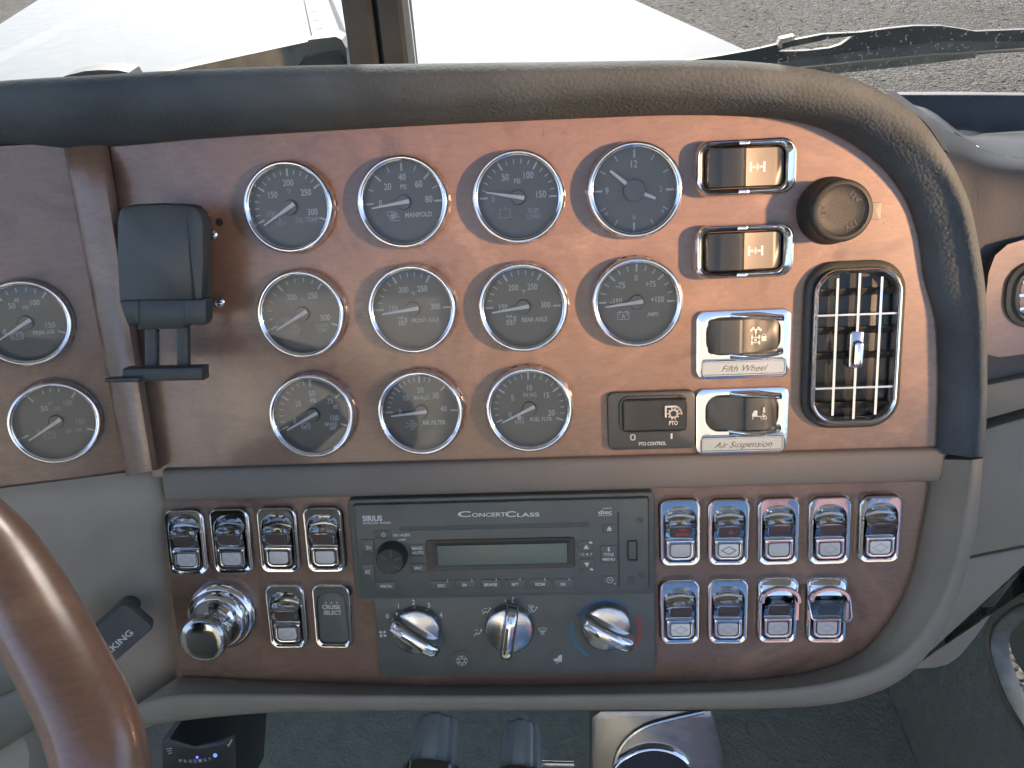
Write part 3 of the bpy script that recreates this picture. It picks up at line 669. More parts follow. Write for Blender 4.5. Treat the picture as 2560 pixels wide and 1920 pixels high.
def rocker(px, py, label, red=None, pale=False, diamond='etch', guard=False, flap=False, spare=False, cruise=False):
    q = pd(px, py, 5.5)
    t = thing('rocker_switch', label, 'switch', (q.x, q.y, -3), RK)
    t.matrix_world = t.matrix_world @ Matrix.Rotation(R(random.uniform(-1.0, 1.0)), 4, 'Z') @ Matrix.Rotation(R(random.uniform(-1.6, 1.6)), 4, 'X') @ Matrix.Rotation(R(random.uniform(-1.6, 1.6)), 4, 'Y')
    shared('bezel', mk_bezel, 'bezel', 'chrome', t)
    if cruise:
        m = MB(); m.pad(rr(21, 38.4, (8.5, 8.5, 4.5, 4.5), 6, 0, -0.9), 0, 5.4, 1.2); r_ = m.build('rocker', 'black', t)
        p = MB(); p.text('CRUISE', -0.3, 7.2, 2.9, 5.52, 12.6); p.text('SELECT', 0.3, 3.0, 2.9, 5.52, 12.6)
        for x in (-4, 0, 4): p.circ(x, 10.4, 0.6, 0.25, 5.52, 10)
        p.build('lettering', 'print', r_); return t
    r_ = shared('rocker', mk_rocker, 'rocker', 'chrome_dark', t)
    f_ = shared('frame', mk_frame, 'lens_frame', 'chrome', t)
    u_ = shared('lens_top', mk_lens_top, 'upper_lens', 'lens_brown', t)
    shared('rim', mk_rim, 'lens_rim', 'chrome', u_)
    l_ = shared('lens_low' + str(pale), mk_lens_low, 'lower_lens', 'lens_pale' if pale else 'lens_grey', t)
    if diamond: shared('dia' + diamond, mk_diamond, 'diamond_mark', diamond if diamond != 'etch' else 'faint', l_)
    if red:
        m = MB()
        if red == 'bars': m.poly([(-1.5, 1), (4, 1), (4, 2.6), (-1.5, 2.6)], 0.6); m.poly([(-4, -3), (6, -3), (5.5, -0.4), (-2.5, -0.4)], 0.6)
        else: m.disc(1, -0.6, 1.7, 0.6)
        m.xform(Matrix.Translation((0, 1.9, 8.25)) @ Matrix.Rotation(R(17), 4, 'X')); m.build('red_mark', 'red', u_)
    if spare:
        m = MB(); m.text('SPARE', 0, 1.4, 1.7, 0.6, 9.0); m.xform(Matrix.Translation((0, 1.9, 8.25)) @ Matrix.Rotation(R(17), 4, 'X')); m.build('lettering', 'dark_etch', u_)
    if guard:
        g = shared('hood', mk_guard_hood, 'guard_hood', 'chrome', t); shared('hoop', mk_guard_hoop, 'guard_hoop', 'chrome', t)
        if flap:
            o = [(-13.6, 4.5), (13.8, 4.5), (14.0, -6.0), (11.8, -8.6), (-10.0, -8.6), (-12.0, -6.4)]
            o = [(x - 1.2, y + 6.5) for x, y in o]; tilt = lambda x, y: 11.5 + (11.5 - y) * 0.35
            m = MB(); m.loft([[(x, y, tilt(x, y)) for x, y in o], [(x, y, tilt(x, y) + 0.9) for x, y in o]], cap0=True); fl = m.build('guard_flap', 'smoke_acrylic', t, ang=20)
            m = MB(); m.tube([(x, y, tilt(x, y) + 0.5) for x, y in o[1:] + [o[0]]], 0.55, 8); m.build('flap_edge', 'chrome', fl)
    return t
rocker(397, 1176, 'chrome rocker switch at the driver end of the upper row, lens tinted blue', diamond='etch')
rocker(495.5, 1173.7, 'chrome rocker switch second from the driver end of the upper row')
rocker(597.5, 1171, 'chrome rocker switch third from the driver end of the upper row', diamond=None)
rocker(698, 1170, 'chrome rocker switch beside the radio on the driver side', diamond=None)
rocker(616, 1337, 'chrome rocker switch between the chrome pull knob and CRUISE SELECT')
rocker(716, 1337, 'chrome-framed black rocker switch lettered CRUISE SELECT', cruise=True)
rocker(1471, 1155, 'chrome rocker switch with wide red mark beside the radio', red='bars', diamond=None)
rocker(1576.5, 1153.8, 'chrome rocker switch with a red dot and dark diamond mark', red='dot', pale=True, diamond='dark_etch')
rocker(1684.6, 1152.5, 'chrome rocker switch in the middle of the upper row of five', diamond=None)
rocker(1795.6, 1151, 'chrome rocker switch above the one with the open guard')
rocker(1905.8, 1147, 'chrome rocker switch lettered SPARE at the passenger end of the row', pale=True, spare=True)
rocker(1470.2, 1327.8, 'unguarded chrome rocker switch of the lower row nearest the red and blue dial', pale=True)
rocker(1575, 1326.5, 'unguarded chrome rocker switch of the lower row next to the guarded pair')
rocker(1682.8, 1324, 'chrome rocker switch under a closed chrome guard', guard=True, diamond='etch')
rocker(1790.3, 1324, 'chrome rocker switch with its smoked guard flap lifted', guard=True, flap=True, diamond='etch')

# ---------------------------------------------------------------- chrome-framed axle switches
def mk_axle_bezel():
    m = MB()
    m.loft([z_(rr(59.5, 33, 9, 7), -1), z_(rr(59.5, 33, 9, 7), 6.5), z_(rr(58.6, 32.1, 8.6, 7), 8.6), z_(rr(56.6, 30.2, 7.6, 7), 9.6), z_(rr(54.5, 28.6, 6.8, 7), 9.2), z_(rr(49.4, 25.0, 5.4, 7), 5.6), z_(rr(48.4, 24.4, 5.0, 7), 5.0), z_(rr(48.2, 24.2, 5.0, 7), 1.0)], cap1=False)
    return m
def mk_wide_rocker(h=1.0, hw=23.6, hh=11.7):
    prof = [(-hw, 1), (-hw + 0.4, 4.6), (-hw + 2, 6.6), (-17, 7.6), (-15.6, 9.0), (-13.5, 9.9), (-4, 10.6), (-2.0, 10.4), (-0.8, 9.0), (0.2, 7.6), (8, 6.0), (18, 4.6), (hw - 1.5, 4.0), (hw - 0.4, 3.4), (hw, 1)]
    m = MB(); L = []
    for x, z in prof:
        e = min(1.0, (hw - abs(x)) / 4.0); yy = hh * (0.80 + 0.20 * math.sqrt(max(0, 1 - (1 - e) ** 2)))
        L.append([(x, -yy, 0), (x, -yy, z * 0.8 * h), (x, -yy + 0.8, z * h), (x, yy - 0.8, z * h), (x, yy, z * 0.8 * h), (x, yy, 0)])
    return m.loft(L, closed=False, cap1=False)
def axle_icon(m, z, s=1.0, ox=0, oy=0):
    P = lambda a: [(ox + x * s, oy + y * s) for x, y in a]
    for sg in (-1, 1):
        m.poly(P([(sg * 4.2 - 0.65, -2.9), (sg * 4.2 + 0.65, -2.9), (sg * 4.2 + 0.65, 2.9), (sg * 4.2 - 0.65, 2.9)]), z)
        m.stroke(P([(sg * 3.8, 0), (sg * 1.9, 0)]), 0.9 * s, z)
        a = P([(sg * 2.4, 1.0), (sg * 1.0, 0), (sg * 2.4, -1.0)]); m.poly(a if sg > 0 else a[::-1], z)
    m.stroke(P([(-0.8, -0.9), (0.8, 0.9)]), 0.5 * s, z); m.stroke(P([(-0.8, 0.9), (0.8, -0.9)]), 0.5 * s, z)
    m.stroke(P([(0, 1.3), (0, 1.9)]), 0.6 * s, z); m.stroke(P([(0, -1.3), (0, -1.9)]), 0.6 * s, z)
for px, py, lab in ((1612, 361, 'upper chrome-framed axle lock switch beside the clock'), (1608, 543, 'lower chrome-framed axle lock switch above the Fifth Wheel plate')):
    q = pd(px, py, 8.5)
    t = thing('axle_switch', lab, 'switch', (q.x, q.y, 0), 'wide chrome-framed axle switches')
    b_ = shared('axb', mk_axle_bezel, 'bezel', 'chrome', t)
    def mk_clip():
        m = MB()
        for s_ in (-1, 1):
            m.pad(rr(6.2, 2.6, 0.8, 3, -1.6, s_ * 14.1), 5, 10.3, 0.6)
        return m
    shared('clip', mk_clip, 'clip', 'chrome', b_)
    r_ = shared('wider', mk_wide_rocker, 'rocker', 'black_gloss', t)
    def mk_icon():
        m = MB(); axle_icon(m, 0, 1.0); return m.xform(Matrix.Translation((7.2, 0, 6.4)) @ Matrix.Rotation(R(9.6), 4, 'Y'))
    shared('axicon', mk_icon, 'axle_symbol', 'print', r_)

# ---------------------------------------------------------------- engraved chrome switch plates
def fifth_icon(m, z):
    for x0, y0, a in ((-2.4, 4.8, 45), (2.4, 4.8, -45)):
        c, s_ = math.cos(R(a)), math.sin(R(a)); m.stroke([(x0 - 1.2 * c, y0 - 1.2 * s_), (x0 + 1.2 * c, y0 + 1.2 * s_)], 1.2, z)
    m.stroke([(-2, 4.6), (2, 4.6)], 0.5, z); m.poly([(-0.9, 4.4), (-0.2, 1), (0.2, 1), (0.9, 4.4)], z)
    for y in (-0.4, -3.8):
        for x in (-2.4, 2.4): m.poly([(x - 0.55, y - 1.2), (x + 0.55, y - 1.2), (x + 0.55, y + 1.2), (x - 0.55, y + 1.2)], z)
        m.stroke([(-2, y), (2, y)], 0.45, z)
    m.stroke([(-0.8, -2.8), (0.8, -1.3)], 0.5, z); m.stroke([(-0.8, -1.3), (0.8, -2.8)], 0.5, z); m.stroke([(0, 1.2), (0, -0.4)], 0.4, z)
    m.poly([(3.8, -3.0), (6.8, -3.0), (6.8, 0), (3.8, 0)], z); m.circ(5.3, 0.2, 1.2, 0.5, z, 10, 0, 180)
def truck_icon(m, z):
    m.poly([(-5.6, -1.0), (-0.2, -1.0), (-0.2, 3.0), (-2.2, 3.0), (-3.2, 0.9), (-5.6, 0.4)], z); m.stroke([(-0.2, -0.8), (5, -0.8)], 0.6, z)
    for x in (-3.6, 2.8, 4.8): m.circ(x, -1.9, 0.85, 0.45, z, 12)
    m.stroke([(3.8, 4.6), (3.8, 2.4)], 1.2, z); m.poly([(2.6, 2.6), (3.8, 1.0), (5.0, 2.6)], z); m.stroke([(2.8, 0.4), (4.6, -0.4)], 0.5, z)
def mk_plate():
    m = MB(); m.loft([z_(rr(59, 44, 6, 7), -1), z_(rr(59, 44, 6, 7), 2.2), z_(rr(58.4, 43.4, 5.7, 7), 2.9), z_(rr(57.6, 42.6, 5.4, 7), 3.1), z_(rr(46.4, 24.2, (9, 9, 9, 9), 7, -0.2, 5.6), 3.1), z_(rr(45.8, 23.6, 8.6, 7, -0.2, 5.6), 2.7), z_(rr(45.6, 23.4, 8.6, 7, -0.2, 5.6), 0)], cap1=False); return m
def mk_wing():
    m = MB(); 
    for s_ in (-1, 1):
        L = []
        for i in range(15):
            t = i / 14; x = -9 + 33 * t; y = 5.6 + s_ * (12.6 - 2.2 * max(0, t - 0.55) / 0.45 * 1.0); h = 8.5 * math.sin(math.pi * min(1, t * 0.62)) ** 0.8 if t < 0.8 else 8.5 * math.sin(math.pi * 0.5) * (1 - ((t - 0.8) / 0.2) ** 2 * 0.55)
            r_ = 2.0
            L.append([(x, y + r_ * math.cos(R(180 - 22.5 * j)) * 1.0, 2.6 + h * math.sin(R(22.5 * j)) ** 0.7) for j in range(9)])
        m.loft(L, closed=False, cap1=False); m.add(L[-1], [tuple(range(9))])
    return m
def mk_name():
    m = MB(); m.loft([z_(rr(53, 10.6, 2.2, 5, 0, -14.6), 2.5), z_(rr(53, 10.6, 2.2, 5, 0, -14.6), 5.0), z_(rr(52, 9.6, 1.8, 5, 0, -14.6), 5.6), z_(rr(50.6, 8.2, 1.4, 5, 0, -14.6), 5.6), z_(rr(50, 7.6, 1.2, 5, 0, -14.6), 5.1)]); return m
for px, py, lab, words, icon in ((1606, 744, 'chrome switch plate engraved Fifth Wheel', 'Fifth Wheel', fifth_icon), (1603, 910, 'chrome switch plate engraved Air Suspension', 'Air Suspension', truck_icon)):
    q = pd(px, py, 3.0)
    t = thing('switch_plate', lab, 'switch', (q.x, q.y, 0), 'engraved chrome switch plates')
    shared('plate', mk_plate, 'plate', 'chrome', t); shared('wing', mk_wing, 'finger_guard', 'chrome', t)
    n_ = shared('nameplate', mk_name, 'nameplate', 'chrome_dull', t)
    m = MB(); m.text(words, 0.5, -14.8, 3.9, 5.16, 29 if words[0] == 'F' else 37, shear=0.45, bold=0.0); m.build('engraving', 'etch', n_)
    m = mk_wide_rocker(0.72, 22.4, 11.2)
    if words[0] == 'A': m.v = [Vector((-v.x, v.y, v.z)) for v in m.v]
    m.v = [v + Vector((-0.2, 5.6, 0)) for v in m.v]; r_ = m.build('rocker', 'black_dark', t)
    ic = MB(); icon(ic, 0)
    if words[0] == 'F': ic.xform(Matrix.Translation((7.0, 5.0, 4.9)) @ Matrix.Rotation(R(6.9), 4, 'Y'))
    else: ic.xform(Matrix.Translation((8.6, 5.0, 7.75)) @ Matrix.Rotation(R(-3.1), 4, 'Y'))
    ic.build('symbol', 'print', r_)

# ---------------------------------------------------------------- PTO switch
q = pd(1407, 909, 4.0)
t = thing('power_takeoff_switch', 'black switch plate lettered PTO CONTROL below the ammeter', 'switch', (q.x, q.y, 0))
MB().pad(rr(56, 38.5, 4.5, 6), -1, 4.2, 1.0).build('plate', 'black_dark', t)
m = MB(); m.ring(rr(44, 25, 6, 6, 1.5, 4.5), rr(41, 22, 5, 6, 1.5, 4.5), [(0, 4.0), (0.2, 5.4), (0.8, 5.6), (1, 4.6)]); m.build('rocker_rim', 'black_dark', t)
m = MB(); L = []
for x, z in ((-18.5, 3.5), (-18, 6.4), (-16, 7.2), (-4, 7.6), (2, 7.0), (16, 8.4), (20.5, 8.6), (21.8, 7.2), (22, 3.5)): L.append([(x, y, zz) for y, zz in ((-6, 3.5), (-6, z * 0.85), (-5, z), (14, z), (15, z * 0.85), (15, 3.5))])
r_ = m.loft(L, closed=False, cap1=False).build('rocker', 'black_gloss', t)
m = MB(); zz = 8.75
m.circ(13.5, 5.5, 2.5, 1.1, zz, 16)
for i in range(10): a = R(36 * i); m.stroke([(13.5 + 2.9 * math.cos(a), 5.5 + 2.9 * math.sin(a)), (13.5 + 3.7 * math.cos(a), 5.5 + 3.7 * math.sin(a))], 0.8, zz)
m.stroke([(8.6, 3.6), (8.6, 10.2), (15, 10.2)], 1.1, zz); m.circ(13.2, 5.2, 5.3, 1.2, zz, 12, 0, 70); m.text('PTO', 13.4, -0.6, 2.6, zz, 5.6)
m.build('symbol', 'print', r_)
m = MB(); m.text('PTO CONTROL', 0.6, -15.2, 2.2, 4.32, 17.5); m.stroke(rr(2.6, 3.4, 0.8, 3, -12.0, -10.6), 0.8, 4.32, True); m.poly([(12.3, -12.4), (13.5, -12.4), (13.5, -8.8), (12.3, -8.8)], 4.32); m.build('lettering', 'print', t)

# ---------------------------------------------------------------- 12 volt socket with its cap
q = pd(1822, 457, 20)
t = thing('power_socket', 'round black cap lettered 12V over the power socket', 'socket', (q.x - 1, q.y + 0.5, 0))
MB().lathe([(20.5, -1), (20.3, 1.5), (19, 4), (18.2, 9), (17.9, 15)], cap=False).build('collar', 'cap', t, ang=50)
c_ = MB().lathe([(17.8, 13), (18.3, 15), (18.3, 18), (17.9, 20.2), (16.8, 21.4), (15.2, 21.6), (14.2, 20.6), (12.8, 19.6), (8, 19.2), (0.01, 19.1)]).build('cap', 'cap', t, ang=50)
m = MB(); m.pad(rr(6.2, 9.8, 0.8, 4, 20.2, -1), 15.5, 18.6, 0.6); m.build('tab', 'vinyl', c_)
m = MB()
for a, s_ in ((45, 1), (180, 1), (-58, 1)): m.text('12V', 10.6 * math.cos(R(a)), 10.6 * math.sin(R(a)), 3.0, 19.75, 7.4, rot=a - 90)
m.build('lettering', 'dark_etch', c_)

# ---------------------------------------------------------------- air vent
def vent_bars(t, wd, ht, r, xs, ys, z0, handle=True):
    m = MB(); m.ring(rr(wd, ht, r, 8), rr(wd - 6.4, ht - 6.4, r - 3, 8), [(0, 3), (0, z0 - 2), (0.12, z0 - 0.4), (0.35, z0 + 0.5), (0.6, z0 + 0.2), (0.85, z0 - 1.2), (1, z0 - 3), (1, 3)]); m.build('frame', 'chrome', t, ang=50)
    iw, ih = wd / 2 - 3, ht / 2 - 3
    for x in xs:
        e = ih - (0 if abs(x) < iw - r + 2 else 2.6)
        if handle and abs(x - xs[1]) < 0.1:
            for a, b in ((9.5, e), (-e, -12.5)): MB().box(x - 0.75, x + 0.75, a, b, z0 - 6, z0 - 1.2).build('upright_bar', 'chrome', t)
        else: MB().box(x - 0.75, x + 0.75, -e, e, z0 - 6, z0 - 1.2).build('upright_bar', 'chrome', t)
    for y in ys: MB().box(-iw, iw, y - 0.6, y + 0.6, z0 - 6.5, z0 - 2.0).build('cross_bar', 'chrome_dull', t)
q = pd(1848, 750, 8)
t = thing('air_vent', 'upright oval air vent with chrome grille and thumb slider', 'vent', (q.x, q.y, 0))
m = MB(); m.ring(rr(61, 106, 19, 8), rr(53.5, 98, 16, 8), [(0, -1), (0, 3.2), (0.2, 5.2), (0.6, 6.2), (1, 5.4), (1, 1)]); m.build('surround', 'black_dark', t, ang=50)
MB().pad(rr(52, 97, 15, 8), -1, 1.0, 0.2).build('duct', 'black_gloss', t)
vent_bars(t, 53, 97.5, 16, (-12.8, 0.2, 13.6), (20.5, -25.6), 10.5)
for y in (34, 10, -6, -38):
    m = MB(); m.add([(-23, y - 2.5, 1.4), (23, y - 2.5, 1.4), (23, y + 1.5, 4), (-23, y + 1.5, 4), (23, y + 2.2, 3.6), (-23, y + 2.2, 3.6)], [(0, 1, 2, 3), (3, 2, 4, 5)]); m.build('louver', 'vent_black', t)
m = MB(); m.pad(rr(8.8, 24, 2.4, 5, 0.2, -1.5), 4, 9.5, 1.0); h_ = m.build('slider', 'chrome_dark', t)
m = MB(); m.pad(rr(6.2, 16, 2.6, 6, 0.2, -3.5), 9, 14.5, 1.8); m.build('thumb_tab', 'chrome', h_)

# ---------------------------------------------------------------- radio
q4 = Z(850, 1220, 600, 2212); q5 = Z(1300, 1220, 600, 2212); q3 = Z(370, 1220, 600, 2212)
PZ = 1 / 13.75                                   # mm per magnified pixel about there
def p4(x, y, n): return pn(*q4(x, y), n)
def p5(x, y, n): return pn(*q5(x, y), n)
a, b = pd(760, 1089, 5), pd(1404, 1279, 5)
rc = ((a.x + b.x) / 2, (a.y + b.y) / 2, 0); rw, rh = b.x - a.x, a.y - b.y
RAD = thing('radio', 'black satellite radio lettered ConcertClass with slot, display and buttons', 'radio', (rc[0], rc[1], -3))
off = (rc[0], rc[1], -3)
m = MB(); m.ring(rr(rw + 7, rh + 5, 3, 5, rc[0], rc[1]), rr(rw - 2, rh - 1.5, 2, 5, rc[0], rc[1]), [(0, -4), (0, 2.0), (0.2, 3.0), (0.8, 3.2), (1, 2)]); m.build('trim_frame', 'black', RAD, off)
m = MB(); m.pad(rr(rw - 1.5, rh - 1, 2.4, 5, rc[0], rc[1]), 0, 6.4, 1.0); FP = m.build('faceplate', 'black', RAD, off)
fn = 6.4
# recessed-looking pieces stand on the face as their own shallow blocks
A = p4(545, 385, fn); B = p5(640, 340, fn); m = MB(); m.pad(rr(B.x - A.x, 3.0, 1.4, 4, (A.x + B.x) / 2, (A.y + B.y) / 2 + 0.4), fn - 0.5, fn + 0.35, 0.2); m.build('disc_slot', 'black_matt', FP, off)
A = p4(895, 535, fn); B = p4(2095, 690, fn); cx, cy = (A.x + B.x) / 2, (A.y + B.y) / 2
m = MB(); m.ring(rr(B.x - A.x + 13, A.y - B.y + 8, 2, 4, cx - 1, cy + 0.6), rr(B.x - A.x, A.y - B.y, 0.4, 4, cx, cy), [(0, fn - 0.4), (0.08, fn + 0.9), (0.5, fn + 0.9), (1, fn + 0.2)]); m.build('display_hood', 'black_gloss', FP, off)
m = MB(); m.pad(rr(B.x - A.x, A.y - B.y, 0.4, 3, cx, cy), fn - 1, fn + 0.25, 0.1); m.build('display', 'lcd', FP, off)
c = p4(470, 655, fn + 6); m = MB(); m.lathe([(10.6, fn - 1), (10.6, fn + 1.5), (9.8, fn + 6), (9.4, fn + 9.5), (8.6, fn + 10.4), (0.01, fn + 10.0)], c.x, c.y, 40); kn = m.build('volume_knob', 'black_gloss', FP, off, ang=50)
for i in range(6):
    a_ = R(20 + 60 * i); m = MB(); m.pad(rr(0.7, 5.5, 0.3, 2, 0, 0), fn + 8, fn + 10.7, 0.2); m.xform(Matrix.Translation((c.x + 6 * math.cos(a_), c.y + 6 * math.sin(a_), 0)) @ Matrix.Rotation(a_ - math.pi / 2, 4, 'Z')); m.build('knob_ridge', 'black', kn, off)
def button(x, y, wd, ht, n=fn, p=p4, r=1.0):
    c = p(x, y, n); m = MB(); m.pad(rr(wd, ht, r, 4, c.x, c.y), n - 0.6, n + 0.7, 0.4); m.build('button', 'black', FP, off)
for x, y in ((930, 890), (1160, 885), (1390, 880), (1615, 878), (1845, 875), (2065, 873)): button(x, y + 8, 14.0, 7.2)
button(260, 550, 8.4, 12); button(260, 775, 8.4, 12); button(420, 905, 14, 6.4); button(720, 575, 10.4, 9.2); button(720, 740, 10.4, 7); button(395, 430, 12, 6)
button(825, 375, 9, 6, p=p5); button(820, 610, 11, 12.5, p=p5); button(610, 540, 11, 8.6, p=p5, r=3); button(620, 705, 11, 8.6, p=p5, r=3); button(830, 850, 9.6, 6.6, p=p5)
PR = MB(); fz = fn + 0.82
def T(s, x, y, hz, wz_=None, p=p4, n=fz, **kw):
    c = p(x, y, n); PR.text(s, c.x, c.y, hz * PZ, n, wz_ * PZ if wz_ else None, **kw)
fz = fn + 0.12
T('SIRIUS', 298, 280, 50, 185, n=fz, bold=0.035); T('SATELLITE  RADIO', 338, 322, 19, 262, n=fz, bold=0.02)
for t_, x, wd, hz in (('C', 1145, 120, 52), ('ONCERT', 1372, 310, 36), ('C', 1572, 96, 52), ('LASS', 1735, 205, 36)): T(t_, x, 246 if hz < 40 else 241, hz, wd, n=fz, bold=0.02)
T('ON / AUDIO', 568, 434, 26, 160, n=fz); T('push', 570, 474, 24, 70, n=fz, shear=0.35)
T('disc', 784, 222, 34, 124, p=p5, n=fz, bold=0.02); T('COMPACT', 805, 187, 9, 84, p=p5, n=fz); T('DIGITAL AUDIO', 784, 252, 12, 126, p=p5, n=fz, bold=0.02)
fz = fn + 0.82
T('BAND', 712, 556, 27, 98); T('\u2022AUTO', 715, 597, 27, 108); T('SRC', 720, 738, 27, 74); T('\u2022PSCN', 420, 907, 27, 108)
for s_, x, y, wd in (('ESC', 936, 902, 68), ('BRWSE', 1388, 892, 120), ('RPT', 1614, 890, 62), ('RDM', 1845, 888, 88), ('OK', 2057, 887, 54)): T(s_, x, y, 28, wd)
for s_, x, y in (('1', 990, 853), ('2', 1214, 851), ('3', 1439, 846), ('4', 1657, 843), ('5', 1888, 842), ('6', 2113, 840)): T(s_, x, y, 26)
def S_(pts, wd, p=p4, n=fz, closed=False):
    PR.stroke([(lambda c: (c.x, c.y))(p(x, y, n)) for x, y in pts], wd * PZ, n, closed)
def Pl(pts, p=p4, n=fz): PR.poly([(lambda c: (c.x, c.y))(p(x, y, n)) for x, y in pts], n)
for dx in (0, 18): S_([(236 + dx, 535), (256 + dx, 552), (236 + dx, 569)], 6); S_([(280 - dx, 757), (260 - dx, 774), (280 - dx, 791)], 6)
S_([(283, 535), (283, 569)], 6); S_([(238, 757), (238, 791)], 6)
S_([(1131, 882), (1131, 908)], 6); S_([(1142, 882), (1142, 908)], 6); Pl([(1150, 910), (1172, 895), (1150, 880)])
c = p4(400, 432, fz); PR.circ(c.x, c.y, 1.2, 0.4, fz, 14, -235, 55); PR.stroke([(c.x, c.y + 0.2), (c.x, c.y + 1.7)], 0.4, fz)
Pl([(800, 383), (847, 383), (824, 353)], p5); Pl([(803, 388 + 8), (845, 388 + 8), (845, 388), (803, 388)], p5)
Pl([(585, 563), (636, 563), (610, 520)], p5); Pl([(618, 730), (640, 688), (592, 688)], p5); Pl([(638, 512), (667, 512), (667, 496), (650, 494), (638, 488)], p5); Pl([(646, 760), (677, 760), (677, 744), (660, 742), (646, 736)], p5)
T('C A T', 618, 611, 24, 100, p=p5); T('\u2022', 549, 611, 22, p=p5); T('i', 818, 562, 40, 20, p=p5, bold=0.02); T('TITLE', 816, 613, 27, 92, p=p5); T('\u2022MENU', 815, 657, 27, 120, p=p5)
c = p5(829, 850, fz); PR.circ(c.x, c.y, 2.0, 0.4, fz, 18); PR.stroke([(c.x - 0.9, c.y + 0.8), (c.x, c.y), (c.x + 0.9, c.y - 0.1)], 0.4, fz); c = p5(873, 883, fz); PR.disc(c.x, c.y, 0.55, fz, 10)
PR.build('lettering', 'print', FP, off)['kind'] = 'stuff'
# the bay at the passenger end with its slot and holes
A = p5(985, 480, fn); B = p5(1090, 672, fn); cx, cy = (A.x + B.x) / 2, (A.y + B.y) / 2
m = MB(); m.ring(rr(B.x - A.x, A.y - B.y, 1.4, 4, cx, cy), rr(B.x - A.x - 2.6, A.y - B.y - 2.6, 0.8, 4, cx, cy), [(0, fn - 0.5), (0.2, fn + 0.9), (0.7, fn + 0.9), (1, fn + 0.1)]); m.build('card_port', 'black_gloss', FP, off)
for x, y, r_ in ((1108, 295, 1.6), (1125, 805, 1.7), (1028, 845, 2.0)):
    c = p5(x, y, fn); m = MB(); m.lathe([(r_ + 0.7, fn - 0.2), (r_ + 0.6, fn + 0.3), (r_, fn + 0.3), (r_ * 0.9, fn + 0.06)], c.x, c.y, 20); m.build('screw_hole', 'black_matt', FP, off)
A = p5(905, 225, fn); B = p5(922, 905, fn); m = MB(); m.box(A.x - 0.3, A.x + 0.3, B.y, A.y, fn - 0.2, fn + 0.5); m.build('bay_edge', 'black_gloss', FP, off)

# ---------------------------------------------------------------- heater control
a, b = pd(806, 1290, 2), pd(1416, 1450, 2)
hc = ((a.x + b.x) / 2, (a.y + b.y) / 2); off = (hc[0], hc[1], -3)
HV = thing('heater_control', 'black heater control panel with three chrome dial knobs', 'control panel', (hc[0], hc[1], -3))
m = MB(); m.pad(rr(b.x - a.x, a.y - b.y + 2, (1, 1, 5, 5), 5, hc[0], hc[1] - 0.2), -6, 1.6, 0.8); HP = m.build('panel', 'black', HV, off)
hn = 1.72; PR = MB()
for s_, x, y in (('0', 437, 1180), ('1', 539, 1088), ('2', 677, 1052), ('3', 818, 1082), ('4', 930, 1172)): T(s_, x, y, 48, n=hn)
c = p4(395, 1345, hn)
for i in range(4):
    a_ = R(45 + 90 * i); PR.poly([(c.x + r_ * math.cos(a_ + d), c.y + r_ * math.sin(a_ + d)) for r_, d in ((0.5, 0), (2.2, -0.5), (3.1, -0.1), (2.9, 0.45), (1.6, 0.5))], hn)
def person(cx, cy, head=True, feet=True, face=True, defr=False, sc=1.0):
    g = lambda x, y: (cx + x * sc, cy + y * sc)
    S_([g(-30, 28), g(-10, 5), g(8, 18), g(28, -8)], 9, n=hn); c = p4(*g(34, -22), hn); PR.disc(c.x, c.y, 0.75 * sc, hn, 10)
    if face: S_([g(-22, -22), g(4, -22)], 6, n=hn)
    if feet: S_([g(-38, -8), g(-38, 14)], 6, n=hn)
person(1268, 1332, feet=False); person(1350, 1132); person(1562, 1036, face=False); person(1778, 1124, face=False)
def defrost(cx, cy, k_):
    S_([(cx - 36 * k_, cy - 22 * k_), (cx, cy - 32 * k_), (cx + 36 * k_, cy - 22 * k_), (cx + 24 * k_, cy + 6 * k_), (cx - 24 * k_, cy + 6 * k_)], 5, n=hn, closed=True)
    for dx in (-12, 0, 12): S_([(cx + dx * k_, cy - 12 * k_), (cx + (dx + 5) * k_, cy + 4 * k_), (cx + (dx - 3) * k_, cy + 16 * k_), (cx + (dx + 3) * k_, cy + 34 * k_)], 5, n=hn)
defrost(1866, 1318, 1.0); defrost(1762, 1100, 0.7)
c = p4(1123, 1592, hn)
for i in range(6):
    a_ = R(30 + 60 * i); e = Vector((math.cos(a_), math.sin(a_))); PR.stroke([(c.x + e.x * 1.9, c.y + e.y * 1.9), (c.x + e.x * 4, c.y + e.y * 4)], 0.4, hn)
    for d in (-0.5, 0.5): PR.stroke([(c.x + e.x * 3, c.y + e.y * 3), (c.x + 3.9 * math.cos(a_ + d * 0.8), c.y + 3.9 * math.sin(a_ + d * 0.8))], 0.35, hn)
PR.circ(c.x, c.y, 2.0, 0.4, hn, 6, 0, 360)
Pl([(1968, 1590), (1972, 1575), (2005, 1568), (2015, 1545), (2046, 1535), (2046, 1600), (2010, 1600)], n=hn); c = p4(2000, 1604, hn); PR.circ(c.x, c.y, 0.9, 0.4, hn, 12); Pl([(2016, 1604), (2046, 1602), (2046, 1590), (2016, 1592)], n=hn)
PR.build('lettering', 'print', HP, off)['kind'] = 'stuff'
cc = p5(790, 1300, hn)
m = MB(); m.band(cc.x, cc.y, 20.6, 22.6, 155, 40, hn, 30); m.band(cc.x, cc.y, 22.0, 24.6, 238, 165, hn, 24); m.build('cold_scale', 'blue_band', HP, off)
m = MB(); m.band(cc.x, cc.y, 18.6, 20.4, 145, 35, hn, 30); m.band(cc.x, cc.y, 21.6, 25.0, 22, -42, hn, 24); m.build('hot_scale', 'red_band', HP, off)
